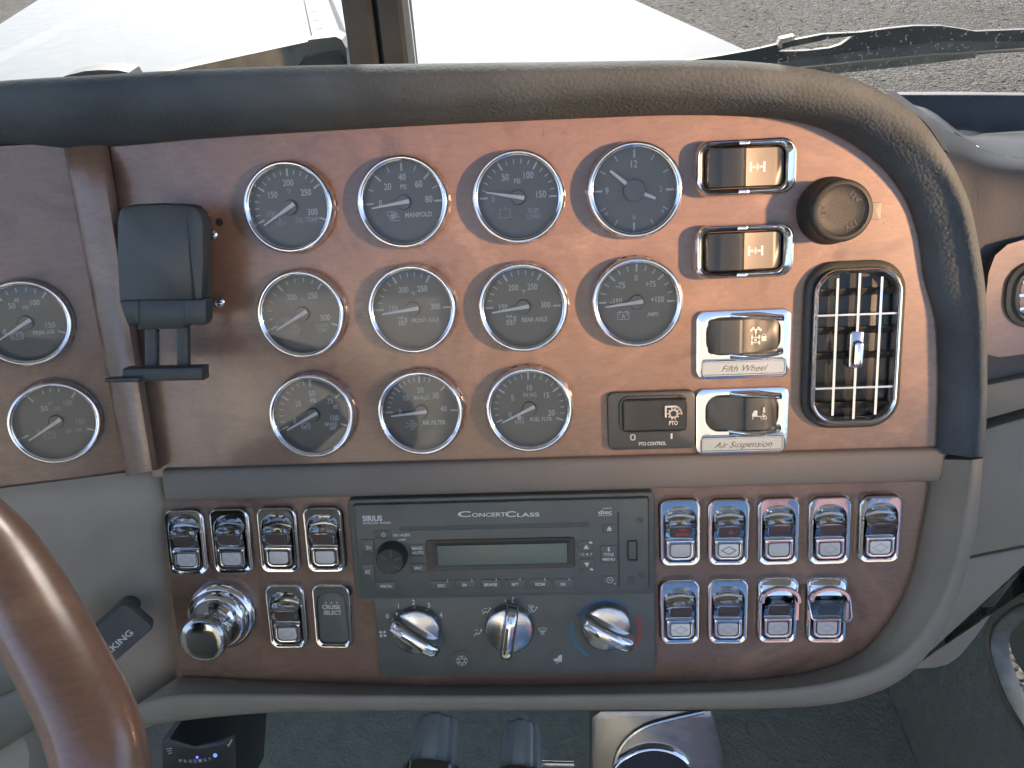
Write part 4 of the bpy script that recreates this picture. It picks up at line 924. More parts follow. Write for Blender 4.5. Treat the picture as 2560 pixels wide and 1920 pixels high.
for (cx, cy, p, ang) in ((700, 1335, p4, -34), (1560, 1320, p4, 80), (800, 1300, p5, -30)):
    c = p(cx, cy, 8); o = Matrix.Translation((c.x, c.y, 0))
    m = MB(); m.lathe([(17.0, 1), (16.8, 6.5), (16.2, 8.2), (15.2, 8.9), (0.01, 9.2)], 0, 0, 56); m.xform(o); k_ = m.build('dial_knob', 'chrome_dull', HV, off, ang=40)
    m = MB(); L = []
    for x, z in ((-19, 2), (-18.8, 10), (-17.8, 15), (-15, 18.5), (-6, 21), (8, 21.5), (16, 20), (19.2, 17.2), (20, 13), (20, 2)):
        h = 5.2 if abs(x) < 17 else 4.2
        L.append([(x, -h, 1), (x, -h * 0.92, z * 0.55), (x, -h * 0.72, z * 0.94), (x, -h * 0.5, z), (x, 0, z + 0.2), (x, h * 0.5, z), (x, h * 0.72, z * 0.94), (x, h * 0.92, z * 0.55), (x, h, 1)])
    m.loft(L, closed=False, cap1=False); m.xform(o @ Matrix.Rotation(R(ang), 4, 'Z')); g_ = m.build('grip', 'chrome', k_, off, ang=45)
    m = MB(); m.box(-17.5, -8.5, -0.8, 0.8, 18.0, 20.9); m.xform(o @ Matrix.Rotation(R(ang if ang < 60 else ang + 180), 4, 'Z')); m.build('pointer', 'needle', g_, off) 
for x, y in ((1123, 1592), (2012, 1575)):
    c = p4(x, y, hn); m = MB(); m.lathe([(7.8, 1.2), (7.6, 1.9), (7.0, 1.9), (6.8, 1.66)], c.x, c.y, 32, cap=False); m.build('button_rim', 'black', HP, off)

# ---------------------------------------------------------------- chrome pull knob
q = pd(476, 1334, 4)
t = thing('pull_knob', 'large chrome pull knob below the driver side switches', 'knob', (q.x, q.y, -3))
MB().lathe([(25, -1), (25, 3), (24.2, 6), (22.4, 8.4), (21.4, 8.8), (20.9, 10.5), (20.2, 13), (18.8, 15), (17.8, 15.4), (17.2, 17), (15.6, 19.6), (13.6, 23), (12.4, 27), (11.8, 30)], seg=64).build('collar', 'chrome', t, ang=40)
MB().lathe([(11.6, 28), (13.6, 29.2), (15.2, 31), (15.9, 33.4), (15.9, 35.6), (15.3, 37.2), (14.2, 38.2), (12.6, 38.8), (7, 39.6), (0.01, 39.9)], seg=64).build('knob', 'chrome_dark', t, ang=40)

# ---------------------------------------------------------------- black mount box on the driver's side
off = tuple(pd(345, 580, 0)); t = thing('mount_box', 'black plastic mount box with toothed rail over the wood strip', 'bracket', off)
def outl(pts, n): return [(lambda c: (c.x, c.y))(pd(x, y, n)) for x, y in pts][::-1]
body = [(262, 446), (285, 441), (345, 438), (402, 440), (420, 444), (432, 456), (440, 482), (441, 560), (437, 648), (432, 700), (430, 704), (275, 706), (268, 690), (252, 640), (248, 560), (248, 480), (253, 455)]
m = MB(); m.pad(outl(body, 40), 31, 40, 4.0); b_ = m.build('box', 'black_dark', t, off)
m = MB(); m.pad(outl([(262, 470), (410, 468), (412, 660), (262, 660)], 32), 2, 32, 2.0); m.build('backing', 'black_matt', b_, off)
for pts in ([(258, 650), (300, 648), (303, 700), (276, 702)], [(398, 648), (446, 645), (446, 692), (440, 702), (398, 703)]):
    m = MB(); m.pad(outl(pts, 42), 33, 43, 1.5); m.build('clip', 'black_dark', b_, off)
m = MB(); m.pad(outl([(296, 648), (399, 648), (399, 710), (296, 712)], 42), 34, 42, 1.0); m.build('lower_lug', 'black_dark', b_, off)
for x0, x1 in ((311, 336), (380, 405)):
    m = MB(); m.pad(outl([(x0, 700), (x1, 700), (x1 + 1, 800), (x0 + 1, 800)], 38), 34, 38, 1); m.build('rail', 'black_dark', t, off)
for i in range(15):
    a = pd(338, 716 + i * 5.1, 38); m = MB(); m.add([(a.x - 0.6, a.y - 0.6, 34.5), (a.x + 0.9, a.y, 34.5), (a.x - 0.6, a.y + 0.6, 34.5), (a.x - 0.6, a.y - 0.6, 37.5), (a.x + 0.9, a.y, 37.5), (a.x - 0.6, a.y + 0.6, 37.5)], [(0, 1, 4, 3), (1, 2, 5, 4), (3, 4, 5)]); m.build('tooth', 'black_dark', t, off)
m = MB(); m.pad(outl([(264, 797), (436, 793), (437, 822), (262, 826)], 46), 36, 46, 1.5); s_ = m.build('shelf', 'black_dark', t, off)
m = MB(); m.pad(outl([(226, 818), (300, 816), (300, 826), (226, 827)], 50), 44, 50, 1); m.build('lip', 'black_dark', s_, off)
for x, y, r_ in ((457, 507, 3.4), (472, 653, 3.6)):
    c = pd(x, y, 2); s1 = thing('screw', 'zinc screw beside the black mount box, ' + ('upper, half hidden' if y < 600 else 'lower, fully visible'), 'screw', (c.x, c.y, 0), 'screws beside the mount box')
    MB().lathe([(r_, 0), (r_ * 0.95, 1.2), (r_ * 0.6, 2.2), (0.01, 2.5)], seg=24).build('head', 'steel', s1); m = MB(); m.box(-r_ * 0.7, r_ * 0.7, -0.35, 0.35, 2.0, 2.62); m.build('slot', 'dark_etch', s1)
c = pd(474, 480, 0.2); m = MB(); m.disc(0, 0, 2.4, 0.25, 20); o = m.build('screw_hole', 'dark_etch', DASH); o.location = (c.x * 0.001, c.y * 0.001, 0)

# ---------------------------------------------------------------- passenger side of the dash
PSD = thing('passenger_dash', 'grey passenger side dash with storage tray and glove box', 'dashboard')
def grid_px(rows, name, mat, parent=PSD, ang=50, sub=4):
    """rows of (x, y, n) control points -> smooth sheet"""
    R2 = [catmull(r, sub) for r in rows]; cols = list(zip(*R2)); C2 = [catmull(c, sub) for c in cols]
    m = MB(); m.loft([[pd(p.x, p.y, p.z) for p in c] for c in C2], closed=False, cap1=False); return m.build(name, mat, parent, ang=ang)
# front: rolls over from the tray edge and falls to the step above the glove box
grid_px([[(1900, 262, -120), (1990, 266, -112), (2040, 280, -108), (2080, 297, -104), (2134, 327, -100), (2212, 342, -100), (2400, 352, -100)],
         [(1900, 280, -80), (1990, 296, -80), (2040, 318, -78), (2085, 335, -76), (2136, 352, -74), (2212, 362, -74), (2400, 372, -74)],
         [(1900, 330, -66), (1990, 345, -66), (2040, 368, -66), (2090, 385, -66), (2140, 395, -64), (2212, 402, -64), (2400, 410, -64)],
         [(1900, 560, -60), (1990, 560, -60), (2040, 560, -60), (2090, 560, -60), (2140, 560, -60), (2212, 560, -60), (2400, 560, -60)],
         [(1900, 880, -60), (1990, 862, -60), (2040, 852, -60), (2090, 842, -60), (2140, 830, -60), (2212, 814, -60), (2400, 780, -60)]], 'front_panel', 'vinyl_blue')
grid_px([[(1900, 250, -130), (2000, 255, -170), (2080, 296, -112), (2134, 326, -104), (2212, 341, -104), (2400, 351, -104)],
         [(1900, 225, -200), (2000, 240, -200), (2080, 294, -160), (2134, 300, -170), (2212, 306, -170), (2400, 310, -170)],
         [(1900, 215, -280), (2000, 232, -260), (2082, 290, -232), (2134, 287, -240), (2212, 282, -240), (2400, 272, -240)]], 'tray_floor', 'vinyl_blue')
grid_px([[(1880, 290, -236), (2082, 294, -232), (2134, 289, -240), (2212, 284, -240), (2400, 274, -240)], [(1880, 262, -246), (2082, 264, -246), (2134, 262, -248), (2212, 258, -248), (2400, 250, -248)],
         [(1880, 212, -250), (2082, 214, -250), (2134, 214, -250), (2212, 214, -250), (2400, 214, -250)], [(1880, 203, -254), (2082, 203, -254), (2134, 203, -254), (2212, 204, -254), (2400, 205, -254)],
         [(1880, 199, -275), (2082, 198, -275), (2134, 199, -275), (2212, 200, -275), (2400, 202, -275)], [(1880, 200, -330), (2082, 200, -330), (2134, 200, -330), (2212, 201, -330), (2400, 203, -330)]], 'tray_back', 'vinyl_blue')
# side of the tray: slopes from the padded lip down into it
grid_px([[(1905, 196, -60), (1950, 226, -60), (2000, 266, -60), (2038, 322, -60)], [(1930, 196, -110), (1968, 230, -112), (2020, 270, -100), (2060, 330, -84)], [(1938, 200, -200), (1990, 238, -190), (2040, 268, -150), (2082, 300, -110)]], 'tray_side', 'vinyl_blue')
# ledge under the vent panel, dark groove, glove box lid, kick panel
def slab(pts, n, th, name, mat, parent=PSD, b=2.0):
    m = MB(); m.pad([(lambda c: (c.x, c.y))(pd(x, y, n)) for x, y in pts][::-1], n - th, n, b); return m.build(name, mat, parent)
slab([(2020, 850), (2134, 831), (2212, 815), (2400, 776), (2400, 850), (2212, 884), (2134, 906), (2020, 925)], -52, 40, 'ledge', 'vinyl')
slab([(2020, 905), (2400, 830), (2400, 900), (2020, 960)], -80, 20, 'groove', 'black_matt')
slab([(2020, 950), (2134, 925), (2212, 902), (2400, 860), (2400, 1138), (2212, 1181), (2088, 1206), (2000, 1222)], -54, 40, 'glove_box_lid', 'vinyl', b=3)
slab([(1960, 1235), (2088, 1208), (2212, 1183), (2400, 1141), (2300, 1150), (2212, 1240), (2148, 1324), (2110, 1380), (2075, 1421), (2050, 1438), (2021, 1446), (1972, 1449), (1900, 1449), (1900, 1240)], -54.5, 40, 'kick_panel', 'vinyl', b=3)
# wood vent panel
VP = pd(2270, 645, -58)
PV = thing('passenger_vent', 'chrome air vent in a wood plate on the passenger side, cut by the picture edge', 'vent', (VP.x, VP.y, -61))
lp = [(2400, 480), (2400, 740), (2212, 757), (2160, 764), (2140, 760), (2134, 742), (2138, 640), (2144, 590), (2156, 556), (2180, 535), (2212, 526)]
m = MB(); m.pad([(lambda c: (c.x, c.y))(pd(x, y, -50)) for x, y in lp], -66, -50, 2.5); m.build('wood_plate', 'wood', PV, (VP.x, VP.y, -61))
c = pd(2292, 635, -46); off = (VP.x, VP.y, -61)
m = MB(); m.ring(rr(70, 46, 19, 7, c.x, c.y), rr(58, 36, 15, 7, c.x, c.y), [(0, -52), (0.05, -47.6), (0.4, -46.4), (1, -48.5), (1, -56)]); m.build('surround', 'black', PV, off)
m = MB(); m.ring(rr(61, 39, 16, 7, c.x, c.y), rr(54, 33, 13, 7, c.x, c.y), [(0, -52), (0.1, -44.5), (0.5, -43.2), (0.9, -44.6), (1, -50)]); m.build('frame', 'chrome', PV, off)
MB().pad(rr(56, 35, 13, 7, c.x, c.y), -56, -51.5, 0.3).build('duct', 'black_matt', PV, off)
for y in (-9, 0, 9): MB().box(c.x - 27, c.x + 27, c.y + y - 0.8, c.y + y + 0.8, -51, -45.5).build('cross_bar', 'chrome', PV, off)
for x in (-18, -7, 4, 15): MB().box(c.x + x - 0.7, c.x + x + 0.7, c.y - 15, c.y + 15, -51.3, -47.5).build('upright_bar', 'chrome_dull', PV, off)

# ---------------------------------------------------------------- under the dash
CX = 0.13
def wbox(name, x0, x1, y0, y1, z0, z1, mat, kind='structure', parent=None):
    m = MB(); m.box(x0, x1, y0, y1, z0, z1); o = m.build(name, mat, parent, world=True)
    if parent is None: o['kind'] = kind
    return o
wbox('floor', -1.1, 0.745, -1.9, 0.9, 0.86, 0.92, 'floor')
wbox('firewall', -1.1, 0.745, 0.42, 0.46, 0.92, 1.84, 'floor')
# brake controller with its lettering
off = tuple(pd(430, 1630, -40)); t = thing('brake_controller', 'dark trailer brake controller with blue lights under the dash', 'controller', off)
m = MB(); m.pad(outl([(345, 1606), (365, 1596), (420, 1612), (480, 1598), (508, 1588), (512, 1640), (505, 1760), (350, 1760)], -40), -110, -40, 4); b_ = m.build('case', 'black_gloss', t, off)
m = MB()
for i, ch in enumerate('PRODIGY'):
    x = 390 + i * 10.5; y = 1644 + 2.5 * math.sin(i / 6 * math.pi) - i * 0.7; c = pd(x, y, -39.6); m.text(ch, c.x, c.y, 2.6, -39.8, 2.6, rot=4 - i * 0 + (i - 3) * 1.5)
for i in range(3): c = pd(364 + i * 2, 1618 + i * 5, -39.6); m.stroke([(c.x - 1.5, c.y), (c.x + 2.6 - i * 0.8, c.y + 0.6)], 0.8, -39.8)
c = pd(497, 1606, -39.6); m.stroke([(c.x - 1.8, c.y - 2.5), (c.x + 1.6, c.y + 3)], 1.4, -39.8); m.stroke([(c.x - 2.8, c.y - 1), (c.x - 0.5, c.y - 1.4)], 0.6, -39.8)
m.build('lettering', 'print_dim', b_, off)
for x, y, r_ in ((425, 1637, 1.0), (464, 1633, 1.6)): c = pd(x, y, -39); m = MB(); m.lathe([(r_, -40), (r_, -39.4), (0.01, -39.2)], c.x, c.y, 12); m.build('indicator', 'led', b_, off)
# two clear fluted knobs
for x0, y0, x1, y1, r0, lab in ((948, 1550, 930, 1690, 17, 'clear fluted knob nearest the steering wheel under the dash'), (1128, 1562, 1122, 1700, 14.5, 'clear fluted knob beside the cup holder')):
    A = pd(x0, y0, -75); B = pd(x1, y1, -35); ax = (B - A).normalized(); e1 = Vector((1, 0, 0)); e1 = (e1 - ax * e1.dot(ax)).normalized(); e2 = ax.cross(e1)
    t = thing('fluted_knob', lab, 'knob', tuple(B), 'clear fluted knobs under the dash')
    def fl(c, r):
        return [c + (e1 * math.cos(2 * math.pi * i / 60) + e2 * math.sin(2 * math.pi * i / 60)) * r * (1 + 0.10 * (1 if math.sin(2 * math.pi * i / 60 * 5) > 0 else -1)) for i in range(60)]
    Ln = (B - A)
    m = MB(); m.loft([fl(A, r0 * 0.7), fl(A + Ln * 0.06, r0 * 0.9), fl(A + Ln * 0.2, r0), fl(A + Ln * 0.85, r0 * 1.1), fl(B, r0 * 1.12)], cap0=True); m.build('fluted_body', 'grey_acrylic', t, tuple(B), ang=30)
    m = MB(); cr = [[c + (e1 * math.cos(2 * math.pi * i / 32) + e2 * math.sin(2 * math.pi * i / 32)) * r for i in range(32)] for c, r in ((A + Ln * 0.1, r0 * 0.42), (A + Ln * 0.9, r0 * 0.55), (B, r0 * 0.8))]
    m.loft(cr, cap0=True); m.build('core', 'chrome_dark', t, tuple(B))
    m = MB(); cr = [[c + (e1 * math.cos(2 * math.pi * i / 32) + e2 * math.sin(2 * math.pi * i / 32)) * r for i in range(32)] for c, r in ((A + Ln * 0.78, r0 * 1.25), (A + Ln * 0.8, r0 * 1.36), (B + ax * 3, r0 * 1.36), (B + ax * 6, r0 * 0.9))]
    m.loft(cr, cap0=True); m.build('collar', 'chrome_dark', t, tuple(B))
m = MB(); m.tube([pd(1150, 1648, -60), pd(1240, 1650, -60)], 2.4, 10); o = m.build('crossbar', 'chrome_dull', None, k=0.001); o.matrix_world = W4; tag(o, 'short metal rod between the clear knobs and the cup holder', 'rod')
# cup holder plate
off = tuple(pd(1420, 1640, -70)); t = thing('cup_holder', 'worn metal cup holder plate with a bright ring', 'cup holder', off)
m = MB(); m.pad(outl([(1276, 1552), (1298, 1536), (1536, 1535), (1545, 1548), (1572, 1660), (1590, 1760), (1274, 1760)], -70), -95, -70, 5); p_ = m.build('plate', 'worn_metal', t, off)
m = MB(); rib = catmull([pd(*q) for q in ((1322, 1700, -68), (1330, 1640, -68), (1352, 1600, -68), (1390, 1572, -68), (1440, 1556, -68), (1520, 1538, -68))], 6); m.tube(rib, 1.8, 8); m.build('rib', 'chrome_dull', p_, off)
c = pd(1412, 1700, -66); m = MB(); m.lathe([(37.5, -72), (37.5, -66.5), (36.6, -64.6), (35.0, -64.0), (33.6, -65), (33, -69), (32, -95)], c.x, c.y, 72, cap=True); m.build('ring', 'chrome', p_, off, ang=50)
m = MB(); m.lathe([(32.2, -68.5), (0.01, -68.8)], c.x, c.y, 48); m.build('well', 'black_gloss', p_, off)

# floor ribs and the door with its low window
FL = 0.93
for i, (a, b) in enumerate((((2100, 1570), (2127, 1602)), ((2110, 1565), (2230, 1690)), ((2121, 1560), (2250, 1685)), ((2142, 1621), (2200, 1690)))):
    A = wz(*a, FL + 0.004); B = wz(*b, FL + 0.004); d = (B - A).normalized(); s_ = Vector((-d.y, d.x, 0)) * 0.007
    m = MB(); m.add([A - s_, B - s_, B + s_, A + s_] + [p + Vector((0, 0, 0.006)) for p in (A - s_ * 0.6, B - s_ * 0.6, B + s_ * 0.6, A + s_ * 0.6)], [(0, 1, 5, 4), (1, 2, 6, 5), (2, 3, 7, 6), (3, 0, 4, 7), (4, 5, 6, 7)])
    if i == 0: FR = thing('floor_mat', 'ribbed grey strips on the dark floor beside the door', 'mat', mat=Matrix.Identity(4))
    m.build('rib', 'vinyl', FR, world=True)
DX = 0.75
lw = [(2230, 1318), (2205, 1328), (2183, 1345), (2166, 1364), (2160, 1380), (2159, 1399), (2163, 1420), (2170, 1443), (2183, 1481), (2197, 1512), (2212, 1537), (2236, 1572), (2268, 1606)]
L0 = [wx(x, y, DX) for x, y in lw]; cen = (L0[0] + L0[-1]) / 2
L0 = L0 + [cen * 2 - p for p in L0[1:-1]]
def sc(f, dx): return [Vector((DX + dx, cen.y + (p.y - cen.y) * f, cen.z + (p.z - cen.z) * f)) for p in L0]
DO = thing('passenger_door', 'dark passenger door with a low rubber-edged window', 'door', mat=Matrix.Identity(4))
m = MB(); m.loft([sc(1.0, 0.012), sc(1.0, -0.004), sc(1.03, -0.010), sc(1.07, -0.010), sc(1.10, -0.004)], cap1=False); m.build('window_gasket', 'grey_rubber', DO, world=True, ang=40)
m = MB(); m.loft([sc(1.10, -0.002), sc(1.13, -0.012), sc(1.22, -0.012), sc(1.25, -0.003)], cap1=False); m.build('window_trim', 'vinyl', DO, world=True, ang=40)
m = MB(); m.loft([sc(1.25, -0.004), sc(1.6, -0.004), [Vector((DX - 0.004, min(0.62, max(-1.2, p.y)), min(1.72, max(0.87, p.z)))) for p in sc(14, 0)]], cap1=False); m.build('door_panel', 'floor', DO, world=True)
m = MB(); m.loft([sc(1.0, 0.010), sc(0.5, 0.010)]); m.build('window_pane', 'windshield', DO, world=True)
dk = [(2230, 1335), (2200, 1338), (2183, 1350), (2179, 1366), (2179, 1384), (2186, 1410), (2200, 1437), (2212, 1454), (2240, 1490), (2300, 1530), (2300, 1335)]
OX = DX + 0.12
q = [wx(x, y, OX) for x, y in dk]
m = MB(); m.loft([q, [p + Vector((0.03, 0, 0)) for p in q]], cap0=True); o = m.build('mirror_bracket', 'rubber', world=True); tag(o, 'dark rounded exterior piece seen through the low door window', 'bracket')

# ---------------------------------------------------------------- parking knob and steering wheel
q = pl(262, 1360, 30)
KM = W4 @ Matrix.Scale(0.001, 4) @ LM @ Matrix.Translation(Vector((q.x, q.y, -6))) @ Matrix.Rotation(R(36), 4, 'Z') @ Matrix.Scale(1000, 4)
t = thing('parking_knob', 'dark knob lettered PARKING, partly behind the steering wheel', 'knob', mat=KM)
m = MB(); m.loft([z_(rr(20, 14, 6, 5), -4), z_(rr(18, 13, 6, 5), 18), z_(rr(34, 24, 4, 5, -3, 0), 26), z_(rr(38, 27, 4, 5, -3, 0), 30), z_(rr(38, 27, 4, 5, -3, 0), 37), z_(rr(36, 25, 3.4, 5, -3, 0), 39)]); b_ = m.build('knob', 'black_matt', t, ang=40)
m = MB(); m.text('PARKING', -10.0, -4.6, 4.2, 39.2, 29); m.build('lettering', 'print', b_)
def cp(x, y, d): return CAMP + (CR * ((x - 1280) / FPX) + CU * ((960 - y) / FPX) - CB) * d
WH = thing('steering_wheel', 'glossy wood rimmed steering wheel in the near corner', 'steering wheel')
path = catmull([cp(*p) for p in ((-420, 1100, 372), (-300, 1150, 358), (-180, 1232, 342), (-45, 1350, 324), (40, 1460, 312), (104, 1571, 302), (173, 1695, 293), (228, 1813, 286), (255, 1920, 281), (262, 2060, 277), (240, 2220, 275))], 8)
m = MB(); m.tube(path, 15.6, 28); m.build('rim', 'wheel_wood', WH, ang=70)
hub = [cp(x, y, 400) for x, y in ((-220, 1990), (0, 1874), (40, 1848), (70, 1828), (84, 1845), (91, 1875), (90, 1920), (70, 2010), (20, 2090), (-220, 2150))]
m = MB(); m.loft([[p + CB * -25 for p in hub], hub, [p.lerp(hub[0], 0.02) + CB * 4 for p in hub]]); m.build('hub_pad', 'vinyl', WH, ang=50)
for a, b in (((-160, 1760), (120, 1640)), ((-160, 1880), (150, 1720))):
    m = MB(); m.tube([cp(*a, 420), cp((a[0] + b[0]) / 2, (a[1] + b[1]) / 2, 380), cp(b[0], b[1], 318)], [16, 13, 9], 14); m.build('spoke', 'black', WH, ang=60)

# ---------------------------------------------------------------- outside: windshield, wipers, hood, ground
YW = 0.44
lp = [wy(768, 0, YW), wy(778, 140, YW)]; rp = [wy(893, 0, YW), wy(898, 140, YW)]; mp = [wy(838, 0, YW), wy(842, 140, YW)]
def up(a, b, z): return a + (b - a) * ((z - a.z) / (b.z - a.z))
def post(a, b, c, d, y0, y1, name, mat, parent):
    z0, z1 = 1.96, 2.74; P = [up(a, b, z0), up(c, d, z0), up(c, d, 2.12), up(a, b, 2.12)]; P[2] = Vector((P[2].x, P[2].y, z1)); P[3] = Vector((P[3].x, P[3].y, z1))
    m = MB(); m.loft([[Vector((p.x, y1, p.z)) for p in P], [Vector((p.x, y0 + 0.006, p.z)) for p in P], [Vector((p.x + (0.004 if i in (0, 3) else -0.004), y0, p.z)) for i, p in enumerate(P)]]); return m.build(name, mat, parent, world=True, ang=30)
CP = thing('windshield_post', 'dark centre post between the two windshield panes', 'post', mat=Matrix.Identity(4))
post(lp[0], lp[1], mp[0] - Vector((0.0012, 0, 0)), mp[1] - Vector((0.0012, 0, 0)), YW - 0.03, YW + 0.05, 'driver_half', 'rubber', CP)
post(mp[0] + Vector((0.0012, 0, 0)), mp[1] + Vector((0.0012, 0, 0)), rp[0], rp[1], YW - 0.026, YW + 0.05, 'passenger_half', 'rubber', CP)
WS = thing('windshield', 'dusty two-pane windshield above the dashboard', 'windshield', mat=Matrix.Identity(4))
for x0, x1 in ((-1.05, mp[0].x - 0.02), (mp[0].x + 0.02, 1.2)):
    m = MB(); m.box(x0, x1, YW + 0.006, YW + 0.011, 1.9, 2.74); m.build('pane', 'windshield', WS, world=True)
rnd = random.Random(11); m = MB()
for i in range(520):
    px_, py_ = rnd.uniform(1600, 2212), rnd.uniform(-10, 190)
    if px_ < 1600 + py_ * 0.3: continue
    c = wy(px_, py_, YW + 0.005); r_ = 0.0004 + 0.0011 * rnd.random() ** 2; a = rnd.uniform(0, 6.28)
    if rnd.random() < 0.22:
        P_ = [(c.x + 2.2 * r_ * math.cos(a + 0.5 * j), c.z + 2.2 * r_ * math.sin(a + 0.5 * j)) for j in range(6)]
    else: P_ = [(c.x, c.z), (c.x + r_ * 1.6 * math.cos(a), c.z + r_ * 1.6 * math.sin(a))]
    b_ = MB(); b_.stroke(P_, r_ * 0.7, 0); m.add([(v.x, YW + 0.0045, v.y) for v in b_.v], b_.f)
sp = m.build('dust_specks', 'speck', WS, world=True); sp['kind'] = 'stuff'
def cut(pts, y, th, name, mat, parent, b=0.002):
    P = [wy(x, yy, y) for x, yy in pts]
    m = MB(); m.loft([[p + Vector((0, th, 0)) for p in P], P], cap0=True, cap1=True); return m.build(name, mat, parent, world=True, ang=25)
YO = YW + 0.07
t = thing('wiper', 'large wiper arm and blade outside the passenger windshield pane', 'wiper', mat=Matrix.Identity(4), group='windshield wipers')
top = [(1480, 132), (1561, 120), (1627, 108), (1689, 94), (1718, 86), (1780, 74), (1859, 70)]
cut(top + [(1840, 78), (1790, 84), (1735, 96), (1690, 106), (1680, 112), (1740, 110), (1793, 104), (1815, 97), (1859, 70), (1917, 62), (1975, 56), (2033, 56), (2074, 62), (2107, 68), (2212, 64), (2420, 50), (2420, 76), (2212, 89), (2041, 90), (1917, 102), (1793, 119), (1669, 136), (1480, 150)], YO, 0.007, 'arm', 'rubber', t)
cut([(1640, 140), (1669, 136), (1793, 119), (1917, 102), (2041, 90), (2212, 88), (2420, 76), (2420, 108), (2212, 112), (2109, 117), (2107, 125), (1950, 144), (1813, 158), (1720, 165)], YO + 0.012, 0.02, 'blade', 'grey_rubber', t)
cut([(1700, 150), (1850, 134), (2000, 120), (2212, 106), (2420, 92), (2420, 97), (2212, 111), (2000, 126), (1850, 141), (1700, 157)], YO + 0.004, 0.006, 'blade_rib', 'vinyl', t)
cut([(1681, 94), (1686, 84), (1716, 77), (1717, 86), (1690, 93), (1690, 104), (1680, 106)], YO - 0.006, 0.01, 'clip', 'chrome_dull', t)
t = thing('wiper', 'weathered wiper end outside the driver windshield pane', 'wiper', mat=Matrix.Identity(4), group='windshield wipers')
cut([(300, 180), (378, 152), (480, 130), (600, 104), (665, 90), (666, 86), (725, 79), (738, 86), (748, 104), (751, 150)], YO, 0.03, 'arm', 'grey_rubber', t)
cut([(640, 146), (657, 124), (690, 116), (730, 112), (744, 121), (742, 150)], YO - 0.006, 0.02, 'pivot_cover', 'rubber', t)
cut([(110, 190), (140, 164), (180, 154), (215, 151), (255, 152), (278, 157), (300, 190)], YO, 0.03, 'base', 'rubber', t)

ZH = CAMZ - 0.31
a1, a2 = wz(82, 0, ZH), wz(0, 52, ZH); b1, b2 = wz(1370, 0, ZH), wz(1610, 108, ZH)
def ln(p, q, y): return p.x + (q.x - p.x) * (y - p.y) / (q.y - p.y)
HOOD = thing('truck_hood', 'long white truck hood beyond the windshield', 'hood', mat=Matrix.Identity(4))
h1, h2 = wz(655, 0, ZH), wz(676, 100, ZH); h3, h4 = wz(716, 0, ZH), wz(762, 120, ZH)
ys = [0.56 + (2.9 - 0.56) * i / 24 for i in range(25)]
def hz(s, y): return ZH + 0.014 * (1 - s * s) - 0.012 * (y - 1.2) * (1 - s * s)
def half(fx0, fx1, s0, s1, name):
    m = MB(); L = []
    for y in ys:
        row = []
        for i in range(17):
            t = i / 16; x = fx0(y) + (fx1(y) - fx0(y)) * t; s = s0 + (s1 - s0) * t; row.append(Vector((x, y, hz(s, y))))
        L.append(row)
    return m.loft(L, closed=False, cap1=False).build(name, 'paint', HOOD, world=True, ang=50)
fl_, fr_ = (lambda y: ln(a1, a2, y)), (lambda y: ln(b1, b2, y)); f1, f2 = (lambda y: ln(h1, h2, y)), (lambda y: ln(h3, h4, y))
half(fl_, f1, -1, -0.02, 'driver_half'); half(f2, fr_, 0.02, 1, 'passenger_half')
m = MB(); L = []
for y in ys: L.append([Vector((f1(y), y, ZH + 0.014 - 0.012 * (y - 1.2))), Vector((f1(y) + 0.002, y, ZH + 0.022 - 0.012 * (y - 1.2))), Vector((f2(y) - 0.012, y, ZH + 0.022 - 0.012 * (y - 1.2))), Vector((f2(y) - 0.006, y, ZH + 0.010 - 0.012 * (y - 1.2))), Vector((f2(y), y, ZH + 0.014 - 0.012 * (y - 1.2)))])
HS = m.loft(L, closed=False, cap1=False).build('hinge_strip', 'paint', HOOD, world=True, ang=25)
hp = MB()
for i in range(9):
    y0_ = 3 + i * 20.0; c = wz(676 + i * 4.0, y0_, ZH + 0.0235); hp = MB()
    hp.add([(c.x + 0.0075 * math.cos(a), c.y + 0.0075 * math.sin(a), ZH + 0.0226 - 0.012 * (c.y - 1.2)) for a in (k_ * math.pi / 8 for k_ in range(16))], [tuple(range(16))]); hp.build('hole', 'rubber', HS, world=True)
for f, s in ((fl_, -1), (fr_, 1)):
    m = MB(); L = []
    for y in ys: L.append([Vector((f(y), y, hz(s, y))), Vector((f(y) + s * 0.012, y, hz(s, y) - 0.02)), Vector((f(y) + s * 0.03, y, hz(s, y) - 0.5))])
    m.loft(L, closed=False, cap1=False).build('side_skirt', 'paint', HOOD, world=True, ang=50)

# gravel yard
k = N('gravel')
v = k.node('ShaderNodeTexVoronoi', Scale=16.0); k.link(k.o, v.inputs['Vector'])
v2 = k.node('ShaderNodeTexVoronoi', Scale=42.0); k.link(k.o, v2.inputs['Vector'])
big = k.noise(0.6, 5, 0.6); sm = k.noise(9, 6, 0.7)
r1 = k.ramp(v.outputs['Color'], [(0.0, (0.025, 0.024, 0.021)), (0.55, (0.056, 0.054, 0.048)), (1.0, (0.11, 0.106, 0.095))])
r2 = k.ramp(v2.outputs['Color'], [(0.0, (0.018, 0.017, 0.015)), (0.6, (0.053, 0.051, 0.046)), (1.0, (0.18, 0.175, 0.155))])
mx = k.node('ShaderNodeMixRGB'); k.link(sm.outputs[0], mx.inputs[0]); k.link(r1.outputs[0], mx.inputs[1]); k.link(r2.outputs[0], mx.inputs[2])
r3 = k.ramp(big.outputs[0], [(0.35, 0.72), (0.65, 1.05)]); mu = k.node('ShaderNodeMixRGB', blend_type='MULTIPLY'); mu.inputs[0].default_value = 1
k.link(mx.outputs[0], mu.inputs[1]); k.link(r3.outputs[0], mu.inputs[2]); k.link(mu.outputs[0], k.b.inputs['Base Color'])
